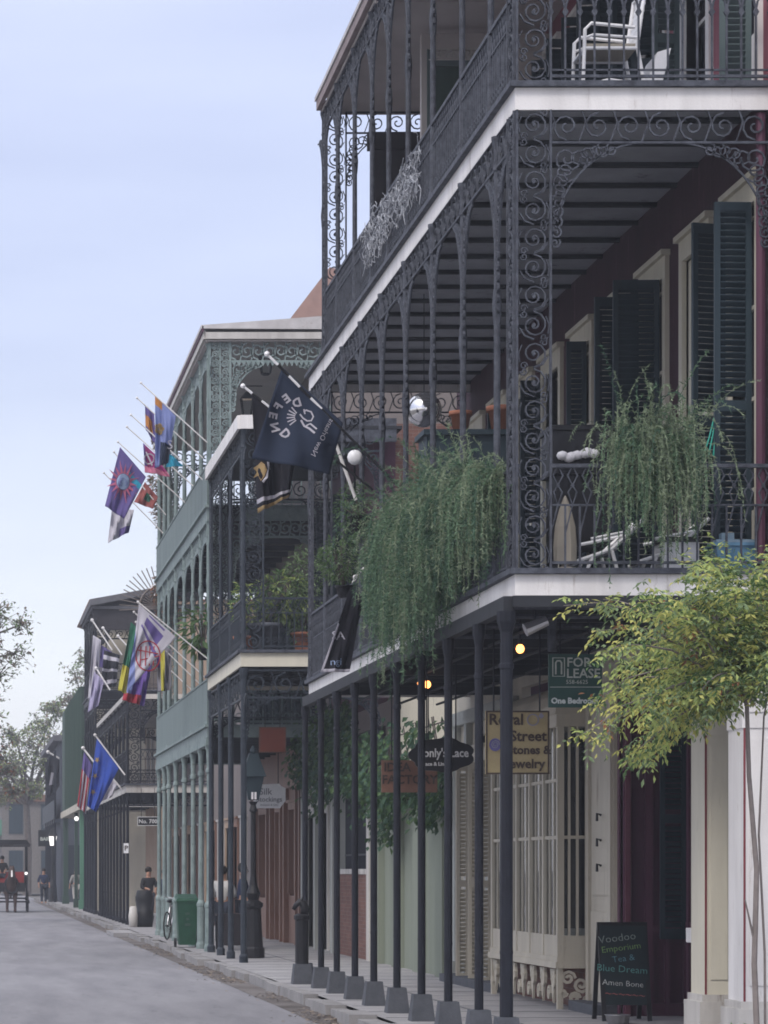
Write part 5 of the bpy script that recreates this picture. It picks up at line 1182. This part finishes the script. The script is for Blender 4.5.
for dx in (0,.03,.06): b.tube([(7.30-dx*.6,28.9,6.05),(7.27-dx,28.88,5.85),(7.25-dx*1.6,28.87,5.68)],.008,4)
single('cord',b,mat('green_cord',(.05,.35,.28),.6),'bright green cord tied round the nearest tall shutter','cord',(7.27,28.9,5.7))
for i,(px,py,Y,lab) in enumerate(((266,366,64.0,'iron lantern hanging in the top gallery of the grey-green house, right one'),(247,408,68.0,'iron lantern hanging in the top gallery of the grey-green house, left one'))):
    x,y,z=W(px,py,Y); t=thing('hanging_lantern',lab,'lantern',(x,y,z),'lanterns in the top gallery'); b=MB()
    for sx in (-1,1):
        for sy in (-1,1): b.tube([(x+sx*.09,y+sy*.09,z-.16),(x+sx*.13,y+sy*.13,z+.2)],.014,4)
    b.frustum(x,y,z+.2,z+.36,.32,.32,.06,.06); b.frustum(x,y,z-.2,z-.16,.1,.1,.2,.2); b.tube([(x,y,z+.35),(x,y,12.7)],.014,5); b.tube([(x-.35,y,z+.5),(x+.35,y,z+.5)],.012,4); part('frame',b,M['black'],t)
    b=MB(); b.frustum(x,y,z-.155,z+.195,.17,.17,.24,.24); part('pane',b,M['cglass'],t)
t=thing('wire_fan','fan of thin pale wires jutting from the far end of the grey-green gallery','ornament',(5.3,79.2,9.0)); b=MB()
for k in range(13):
    a=R(98+k*7); b.tube([(5.35,79.2,8.6),(5.35+1.15*math.cos(a),79.2,8.6+1.15*math.sin(a))],.014,4)
b.tube([(5.35+.62*math.cos(R(98+k*7)),79.2,8.6+.62*math.sin(R(98+k*7))) for k in range(13)],.03,4); part('wires',b,M['twig'],t)
b=MB(); b.tube([(5.33,79.1,7.6),(5.33,79.1,13)],.05,6); single('pipe',b,M['white2'],'pale vertical pipe at the far end of the grey-green house','pipe',(5.33,79.1,7.6))
# ============================================================ street furniture
t=thing('street_lamp','black cast-iron street lamp with a green lantern on the pavement by the dark gallery','street lamp',(5.66,57.9,0)); x,y=5.66,57.9
b=MB(); b.lathe(x,y,[(.22,0),(.22,.18),(.19,.22),(.17,.5),(.15,.95),(.19,1.0),(.19,1.06),(.1,1.12),(.14,1.25),(.08,1.4),(.055,1.6),(.045,2.8),(.08,2.85),(.05,2.95),(.09,3.02)],12); part('post',b,M['black'],t)
b=MB(); b.frustum(x,y,3.05,3.5,.2,.2,.38,.38); la=part('lantern',b,M['shutter'],t)
b=MB(); b.frustum(x,y,3.50,3.95,.46,.46,.16,.16); b.lathe(x,y,[(.05,3.95),(.07,4.0),(.02,4.1)],8); part('lantern_cap',b,M['shutter'],la)
b=MB(); 
for sx in (-1,1): b.box(x+sx*.03-.02,x+sx*.03+.02,y-.13,y-.115,3.06,3.2)
part('pane',b,M['cloth_white'],la)
t=thing('street_lamp','distant black street lamp with a bright white glass near the street end','street lamp',(4.95,160,0)); x,y=4.95,160
b=MB(); b.lathe(x,y,[(.25,0),(.2,.9),(.08,1.2),(.06,3.0)],8); part('post',b,M['black'],t); b=MB(); b.frustum(x,y,3.0,3.5,.28,.28,.42,.42); part('glass',b,M['bulbw'],t); b=MB(); b.frustum(x,y,3.5,3.95,.5,.5,.1,.1); part('lantern_cap',b,M['black'],t)
# hitching post
t=thing('hitching_post','black cast-iron hitching post topped with a horse head at the last stone plinth','hitching post',(5.1,44.75,0)); x,y=5.1,44.75
b=MB(); b.lathe(x,y,[(.10,.3),(.10,.95),(.12,.97),(.12,1.02),(.07,1.05)],12); part('post',b,M['black'],t)
b=MB(); b.frustum(x,y,0,.3,.3,.3,.24,.24); part('plinth',b,M['concrete'],t)
b=MB(); b.tube([(x+.03,y,1.02),(x+.05,y,1.12),(x+.02,y,1.2),(x-.03,y,1.23),(x-.09,y,1.17),(x-.13,y,1.11)],[.06,.07,.065,.05,.038,.028],8); b.tube([(x,y-.03,1.23),(x+.01,y-.035,1.3)],[.018,.004],5); b.tube([(x,y+.03,1.23),(x+.01,y+.035,1.3)],[.018,.004],5); part('horse_head',b,M['black'],t,True)
# wheelie bin
t=thing('wheelie_bin','green wheeled litter bin standing between the grey-green columns','bin',(4.98,65.9,0)); x,y=4.98,65.9
b=MB(); b.frustum(x,y,.06,.98,.36,.42,.46,.55); b.box(x-.245,x+.245,y-.29,y+.29,.98,1.02); part('bin_body',b,M['bin_green'],t)
b=MB(); b.add([(x-.25,y-.3,1.02),(x+.25,y-.3,1.02),(x+.25,y+.3,1.1),(x-.25,y+.3,1.1),(x-.22,y-.26,1.08),(x+.22,y-.26,1.08),(x+.22,y+.27,1.17),(x-.22,y+.27,1.17)],[(3,2,1,0),(4,5,6,7),(0,1,5,4),(1,2,6,5),(2,3,7,6),(3,0,4,7)]); part('lid',b,M['bin_green'],t)
for sx in (-1,1):
    b=MB(); b.tube([(x+sx*.21,y+.22,.1),(x+sx*.26,y+.22,.1)],.1,14); part('wheel',b,M['rubber'],t)
b=MB()
for i,(zz,w_) in enumerate(((.72,.1),(.6,.06),(.48,.12))): b.box(x-w_/2,x+w_/2,y-.262,y-.25,zz,zz+.05)
part('faded_stencil',b,M['kelly2'],t)
# bicycle
def bicycle(label,x,y,ang):
    t=thing('bicycle',label,'bicycle',(x,y,0)); c,s=math.cos(ang),math.sin(ang)
    def m(mb): 
        mb.v=[(x+(u*c-w*s),y+(u*s+w*c),z) for u,w,z in mb.v]; return mb
    for cx in (-.52,.52):
        b=MB(); b.tube([(cx+.33*math.cos(2*PI*i/24),0,.35+.33*math.sin(2*PI*i/24)) for i in range(25)],.018,6,caps=False)
        for i in range(14): b.tube([(cx,0,.35),(cx+.32*math.cos(2*PI*i/14),0,.35+.32*math.sin(2*PI*i/14))],.003,3)
        b.tube([(cx,-.04,.35),(cx,.04,.35)],.025,8); part('wheel',m(b),M['rubber'],t)
    b=MB()
    for p,q in (((-.52,0,.35),(-.15,0,.33)),((-.52,0,.35),(-.22,0,.82)),((-.15,0,.33),(-.24,0,.9)),((-.15,0,.33),(.34,0,.82)),((-.22,0,.8),(.32,0,.88)),((.52,0,.35),(.3,0,1.0))): b.tube([p,q],.016,6)
    part('frame',m(b),M['steel'],t)
    b=MB(); b.tube([(.3,-.28,1.06),(.36,-.2,1.02),(.3,0,1.0),(.36,.2,1.02),(.3,.28,1.06)],.013,6); part('handlebar',m(b),M['steel'],t)
    b=MB(); b.sphere((-.26,0,.94),.12,10,sz=.35,sy=.6); part('saddle',m(b),M['black'],t)
bicycle('bicycle leaning among the grey-green columns beside the green bin',5.18,73.2,R(72))
b=MB(); b.lathe(5.5,89.5,[(.24,0),(.29,.3),(.24,.52),(.22,.53),(.27,.8),(.27,.9),(.22,1.08),(.2,1.1)],14); single('barrel_planter',b,M['black'],'stacked black barrel planter on the pavement past the bicycle','planter',(5.5,89.5,0),smooth=True)
b=MB(); b.lathe(5.15,89.2,[(.12,0),(.14,.35),(.1,.6),(.06,.62)],10); single('metal_churn',b,M['white2'],'pale metal churn left of the black barrel planter','churn',(5.15,89.2,0),smooth=True)
t=thing('cafe_table','dark table with crossed panel behind the plain posts of the dark gallery','table',(5.75,64,0))
b=MB(); b.box(5.45,6.15,63.6,64.3,.72,.77); part('table_top',b,M['darkwood'],t)
b=MB(); b.box(5.47,6.13,63.62,63.66,.1,.72); part('front_panel',b,M['darkwood'],t)
for sx in (5.48,6.08):
    for sy in (63.64,64.22): b=MB(); b.box(sx,sx+.05,sy+.03,sy+.08,0,.72); part('leg',b,M['black'],t)
# ============================================================ people, horse and carriage
def skin(vs,es,rs,mat,name,parent,sub=1,off=(0,0,0),rot=0,sc=1):
    me=bpy.data.meshes.new('skin'); me.from_pydata([Vector(v)*sc for v in vs],es,[]); o=bpy.data.objects.new('tmp',me); COL.objects.link(o)
    o.modifiers.new('s','SKIN'); 
    for i,d in enumerate(me.skin_vertices[0].data):
        r=rs[i]; d.radius=(r*sc,r*sc) if not isinstance(r,tuple) else (r[0]*sc,r[1]*sc); d.use_root=(i==0)
    m=o.modifiers.new('u','SUBSURF'); m.levels=sub; m.render_levels=sub
    dg=bpy.context.evaluated_depsgraph_get(); dg.update(); m2=bpy.data.meshes.new_from_object(o.evaluated_get(dg)); bpy.data.objects.remove(o)
    m2.materials.clear(); m2.materials.append(mat); m2.polygons.foreach_set('use_smooth',[True]*len(m2.polygons)); m2.polygons.foreach_set('material_index',[0]*len(m2.polygons))
    q=bpy.data.objects.new(name,m2); COL.objects.link(q); q.parent=parent; q.rotation_euler=(0,0,rot); q.location=off
    return q
def person(label,loc,rot,shirt,trou,pose=0,h=1.0):
    t=thing('person',label,'person',loc); t.rotation_euler=(0,0,rot)
    st=.16 if pose==1 else .03
    el=[(-.27,0.02,1.17),(.27,.02,1.17)]; wr=[(-.27,-.1,.95),(.27,-.1,.95)]
    if pose==2: el=[(-.26,-.08,1.16),(.26,-.08,1.16)]; wr=[(-.1,-.28,1.12),(.1,-.28,1.12)]
    V=[(0,0,.95),(0,0,1.15),(0,0,1.36),(0,0,1.48),(0,-.01,1.57),(0,-.015,1.68),
       (-.17,0,1.4),el[0],wr[0],(.17,0,1.4),el[1],wr[1],
       (-.1,0,.9),(-.1,-st*.6,.5),(-.1,-st*.2,.09),(-.1,-.16-st*.2,.04),(.1,0,.9),(.1,st*.2,.5),(.1,st,.09),(.1,-.12+st,.04)]
    E=[(0,1),(1,2),(2,3),(3,4),(4,5),(2,6),(6,7),(7,8),(2,9),(9,10),(10,11),(0,12),(12,13),(13,14),(14,15),(0,16),(16,17),(17,18),(18,19)]
    r=[.13,.12,.14,.055,.085,.09,.065,.045,.032,.065,.045,.032,.09,.06,.042,.03,.09,.06,.042,.03]
    for s_,w_ in ((-1,8),(1,11)):
        wx,wy,wz=V[w_]; k=len(V); V.append((wx,wy-.02,wz-.08)); E.append((w_,k)); r.append(.03)
        for j in range(5):
            V.append((wx+(j-2)*.02,wy-.03-(.03 if j==0 else 0),wz-.16+(.04 if j==0 else abs(j-2)*.01))); E.append((k,len(V)-1)); r.append(.008)
    skin(V,E,r,M['skin'],'body',t,1,sc=h)
    V2=[(0,0,.95),(0,0,1.15),(0,0,1.36),(0,0,1.46),(-.17,0,1.4),tuple(el[0]),(el[0][0]*.5+wr[0][0]*.5,el[0][1]*.5+wr[0][1]*.5,el[0][2]*.5+wr[0][2]*.5),(.17,0,1.4),tuple(el[1]),(el[1][0]*.5+wr[1][0]*.5,el[1][1]*.5+wr[1][1]*.5,el[1][2]*.5+wr[1][2]*.5)]
    skin(V2,[(0,1),(1,2),(2,3),(2,4),(4,5),(5,6),(2,7),(7,8),(8,9)],[.16,.145,.165,.07,.085,.065,.055,.085,.065,.055],M[shirt],'shirt',t,1,sc=h)
    V3=[(0,0,.94),V[12],V[13],V[14],V[16],V[17],V[18]]
    skin(V3,[(0,1),(1,2),(2,3),(0,4),(4,5),(5,6)],[.15,.11,.08,.065,.11,.08,.065],M[trou],'trousers',t,1,sc=h)
    b=MB(); b.sphere((0,.015,1.7*h),.105*h,12,sz=1.05); hm=b.mesh(M['hair'],(0,0,0),True)
    hm_o=bpy.data.objects.new('hair',hm); COL.objects.link(hm_o); hm_o.parent=t
    b=MB()
    for sx in (-1,1): b.sphere((sx*.032,-.10,1.655*h),.012,6)
    b.sphere((0,-.112,1.625*h),.016,6); b.box(-.025,.025,-.108,-.095,1.585*h,1.593*h)
    fo=bpy.data.objects.new('face',b.mesh(M['hair'])); COL.objects.link(fo); fo.parent=t
    return t
person('person in a pale grey top and light trousers walking by the green pillar',(5.52,143.0,0),R(200),'shirt_g','trousers_p',1)
person('person in dark clothes with arms folded behind the barrel planter',(5.75,91.5,0),R(20),'shirt_k','trousers',2)
person('person in navy clothes standing right of the barrel planter',(6.25,91.8,0),R(-60),'shirt_n','trousers',0,.97)
person('person in a white shirt behind the dark table',(5.72,65.3,0),R(160),'shirt_w','trousers',2)
person('person in navy clothes right of the white-shirted person at the dark table',(6.15,65.2,0),R(90),'shirt_n','trousers',0,1.03)
person('person in dark clothing standing by the far dark house near the carriage',(4.2,150.5,-.0),R(10),'shirt_n','trousers',0)
# carriage
Yc=131.0; cx=2.05
CG=thing('horse_carriage','open carriage with a dark fringed canopy and red seats behind the dark horse','carriage',(cx,Yc,-.14))
b=MB(); b.add([(cx-.95,Yc,2.78),(cx+1.05,Yc,2.78),(cx+1.05,Yc+3.2,2.78),(cx-.95,Yc+3.2,2.78),(cx-.8,Yc,3.02),(cx+.85,Yc,3.02),(cx+.85,Yc+3.2,3.02),(cx-.8,Yc+3.2,3.02)],[(3,2,1,0),(4,5,6,7),(0,1,5,4),(1,2,6,5),(2,3,7,6),(3,0,4,7)]); cn=part('canopy',b,M['black'],CG)
b=MB()
for i in range(22): b.sphere((cx-.97+i*.092,Yc-.02,2.76),.06,6)
part('fringe',b,M['darkwood'],cn)
for sx in (-.88,.88):
    for dy in (.1,1.6,3.1): b=MB(); b.tube([(cx+sx,Yc+dy,.9),(cx+sx,Yc+dy,2.79)],.03,6); part('canopy_post',b,M['black'],CG)
b=MB(); b.box(cx-.8,cx+.8,Yc+.2,Yc+3.2,.75,1.15); b.box(cx-.85,cx-.78,Yc+.2,Yc+3.2,1.15,1.45); b.box(cx+.78,cx+.85,Yc+.2,Yc+3.2,1.15,1.45); part('carriage_body',b,M['black'],CG)
for i in range(3): b=MB(); b.box(cx-.75,cx+.75,Yc+.45+i*.95,Yc+.6+i*.95,1.15,1.62); b.box(cx-.75,cx+.75,Yc+.6+i*.95,Yc+.95+i*.95,1.15,1.25); part('seat',b,M['red'],CG)
for (sx,dy,r) in ((-.92,.5,.45),(.92,.5,.45),(-.92,2.7,.58),(.92,2.7,.58)):
    b=MB(); zc=-.14+r
    b.tube([(cx+sx,Yc+dy+r*math.cos(2*PI*i/20),zc+r*.97*math.sin(2*PI*i/20)) for i in range(21)],.035,6,caps=False); b.tube([(cx+sx-.08,Yc+dy,zc),(cx+sx+.08,Yc+dy,zc)],.07,8)
    for i in range(10): b.tube([(cx+sx,Yc+dy,zc),(cx+sx,Yc+dy+r*.95*math.cos(2*PI*i/10),zc+r*.95*math.sin(2*PI*i/10))],.02,4)
    part('wheel',b,M['black'],CG)
b=MB(); b.tube([(cx-.9,Yc+.5,.31),(cx+.9,Yc+.5,.31)],.04,6); b.tube([(cx-.9,Yc+2.7,.44),(cx+.9,Yc+2.7,.44)],.04,6); part('axle',b,M['black'],CG)
for sx in (-.35,.35): b=MB(); b.tube([(cx+sx*.9,Yc+.4,.7),(cx+sx*1.2,Yc-2.4,.85)],.03,6); part('shaft',b,M['darkwood'],CG)
b=MB(); b.sphere((cx+.84,Yc-.05,1.55),.07,8); part('carriage_lamp',b,M['bulbw'],CG)
person('driver in dark clothes and hat seated at the front of the carriage',(cx-.2,Yc+.55,.62),0,'shirt_k','trousers',2,.95)
# horse, head to the viewer
HS=thing('horse','dark brown horse with a white blaze pulling the carriage','horse',(cx+.15,Yc-2.2,-.14)); 
V=[(0,.5,1.15),(0,0,1.12),(0,-.55,1.2),(0,-.85,1.5),(0,-1.1,1.82),(0,-1.22,1.85),(0,-1.42,1.6),(0,-1.5,1.5),(0,1.0,1.2)]
E=[(0,1),(1,2),(2,3),(3,4),(4,5),(5,6),(6,7),(0,8)]; r=[.3,.3,.27,.19,.13,.12,.085,.065,.27]
for sx in (-.17,.17):
    k=len(V); V+=[(sx,-.6,.9),(sx,-.62,.52),(sx,-.6,.14),(sx,-.66,.04)]; E+=[(2,k),(k,k+1),(k+1,k+2),(k+2,k+3)]; r+=[.12,.065,.05,.065]
    k=len(V); V+=[(sx,.9,.85),(sx,1.1,.52),(sx,1.02,.14),(sx,.96,.04)]; E+=[(8,k),(k,k+1),(k+1,k+2),(k+2,k+3)]; r+=[.15,.065,.05,.065]
k=len(V); V+=[(0,1.25,1.15),(0,1.32,.6)]; E+=[(8,k),(k,k+1)]; r+=[.06,.05]
for sx in (-.07,.07): k=len(V); V.append((sx,-1.12,2.04)); E.append((4,k)); r.append(.03)
skin(V,E,r,M['horse'],'body',HS,1)
def hpart(nm,mb,m): o=bpy.data.objects.new(nm,mb.mesh(m)); COL.objects.link(o); o.parent=HS
b=MB(); b.prism([(-.03,1.82),(.03,1.82),(.035,1.55),(-.035,1.55)],.02,lambda u,v,n:(u,-1.28-(1.85-v)*.75-.06+n,v)); hpart('blaze',b,M['white'])
b=MB(); b.tube([(.27*math.cos(2*PI*i/16),-.72,1.2+.36*math.sin(2*PI*i/16)) for i in range(17)],.05,6,caps=False); hpart('collar',b,M['black'])
b=MB()
for i in range(9): z=2.0-.07*i; b.tube([(.02,-1.0+.05*i,z),(.1,-.98+.05*i,z-.16)],[.03,.008],4)
hpart('mane',b,M['black'])
b=MB()
for sx in (-.1,.1): b.sphere((sx,-1.28,1.76),.022,6)
hpart('eye',b,M['black'])
# ============================================================ world, sun, camera
w=bpy.data.worlds.new('World'); SC.world=w; w.use_nodes=True; nt=w.node_tree; N=nt.nodes; L=nt.links
bg=N['Background']
sky=N.new('ShaderNodeTexSky'); sky.sky_type='NISHITA'; sky.sun_disc=False; SE,SR=R(48),R(215)
sky.sun_elevation=SE; sky.sun_rotation=SR; sky.dust_density=3; sky.air_density=1.0
b1=N.new('ShaderNodeBackground'); b1.inputs[1].default_value=.05; L.new(sky.outputs[0],b1.inputs[0])
tc=N.new('ShaderNodeTexCoord'); sp=N.new('ShaderNodeSeparateXYZ'); L.new(tc.outputs['Generated'],sp.inputs[0])
rp=N.new('ShaderNodeValToRGB'); e=rp.color_ramp.elements
e[0].position=0.0; e[0].color=(.80,.80,.84,1); e[1].position=.07; e[1].color=(.72,.735,.80,1)
x=e.new(.17); x.color=(.475,.495,.655,1); x=e.new(.30); x.color=(.50,.52,.68,1); x=e.new(.6); x.color=(1.05,1.07,1.18,1); x=e.new(1.0); x.color=(1.35,1.36,1.45,1)
L.new(sp.outputs[2],rp.inputs[0])
nz=N.new('ShaderNodeTexNoise'); nz.inputs['Scale'].default_value=3.0; nz.inputs['Detail'].default_value=5
mp=N.new('ShaderNodeMapping'); mp.inputs['Scale'].default_value=(1.2,1.2,7); L.new(tc.outputs['Generated'],mp.inputs[0]); L.new(mp.outputs[0],nz.inputs[0])
mx=N.new('ShaderNodeMix'); mx.data_type='RGBA'; mx.blend_type='SOFT_LIGHT'; mx.inputs[0].default_value=.55; L.new(rp.outputs[0],mx.inputs[6]); L.new(nz.outputs[0],mx.inputs[7])
L.new(mx.outputs[2],bg.inputs[0]); bg.inputs[1].default_value=.785
ad=N.new('ShaderNodeAddShader'); L.new(bg.outputs[0],ad.inputs[0]); L.new(b1.outputs[0],ad.inputs[1]); L.new(ad.outputs[0],N['World Output'].inputs[0])
hz=MB(); hz.box(-60,60,-20,420,-1.6,24); ho=struct('haze',hz,[],'stuff')
hm=bpy.data.materials.new('haze_air'); hm.use_nodes=True; hn=hm.node_tree; hn.nodes.clear(); ho_=hn.nodes.new('ShaderNodeOutputMaterial'); pv=hn.nodes.new('ShaderNodeVolumePrincipled')
pv.inputs['Color'].default_value=(.86,.9,1,1); pv.inputs['Density'].default_value=.0009; pv.inputs['Anisotropy'].default_value=.2; hn.links.new(pv.outputs[0],ho_.inputs['Volume'])
ho.data.materials.append(hm)
l=bpy.data.lights.new('sun','SUN'); l.energy=1.1; l.angle=R(14); l.color=(1,.955,.9)
o=bpy.data.objects.new('sun',l); COL.objects.link(o)
# nishita rotation 0 = +Y, increasing clockwise towards +X
d=Vector((math.sin(SR)*math.cos(SE),math.cos(SR)*math.cos(SE),math.sin(SE)))
o.rotation_euler=d.to_track_quat('Z','Y').to_euler()
cam=bpy.data.cameras.new('camera'); co=bpy.data.objects.new('camera',cam); COL.objects.link(co)
co.location=(0,0,1.7); co.rotation_euler=(R(90),0,0); cam.sensor_fit='VERTICAL'; cam.sensor_height=36; cam.sensor_width=27
cam.lens=F/1024*36; cam.shift_x=424/1024; cam.shift_y=358/1024; cam.clip_start=.5; cam.clip_end=6000
SC.camera=co
SC.view_settings.view_transform='Standard'; SC.view_settings.look='None'; SC.view_settings.exposure=.46; SC.view_settings.gamma=1; SC.view_settings.use_curve_mapping=False
SC.cycles.filter_width=1.75; SC.cycles.max_bounces=7; SC.cycles.transparent_max_bounces=12; SC.cycles.use_denoising=True
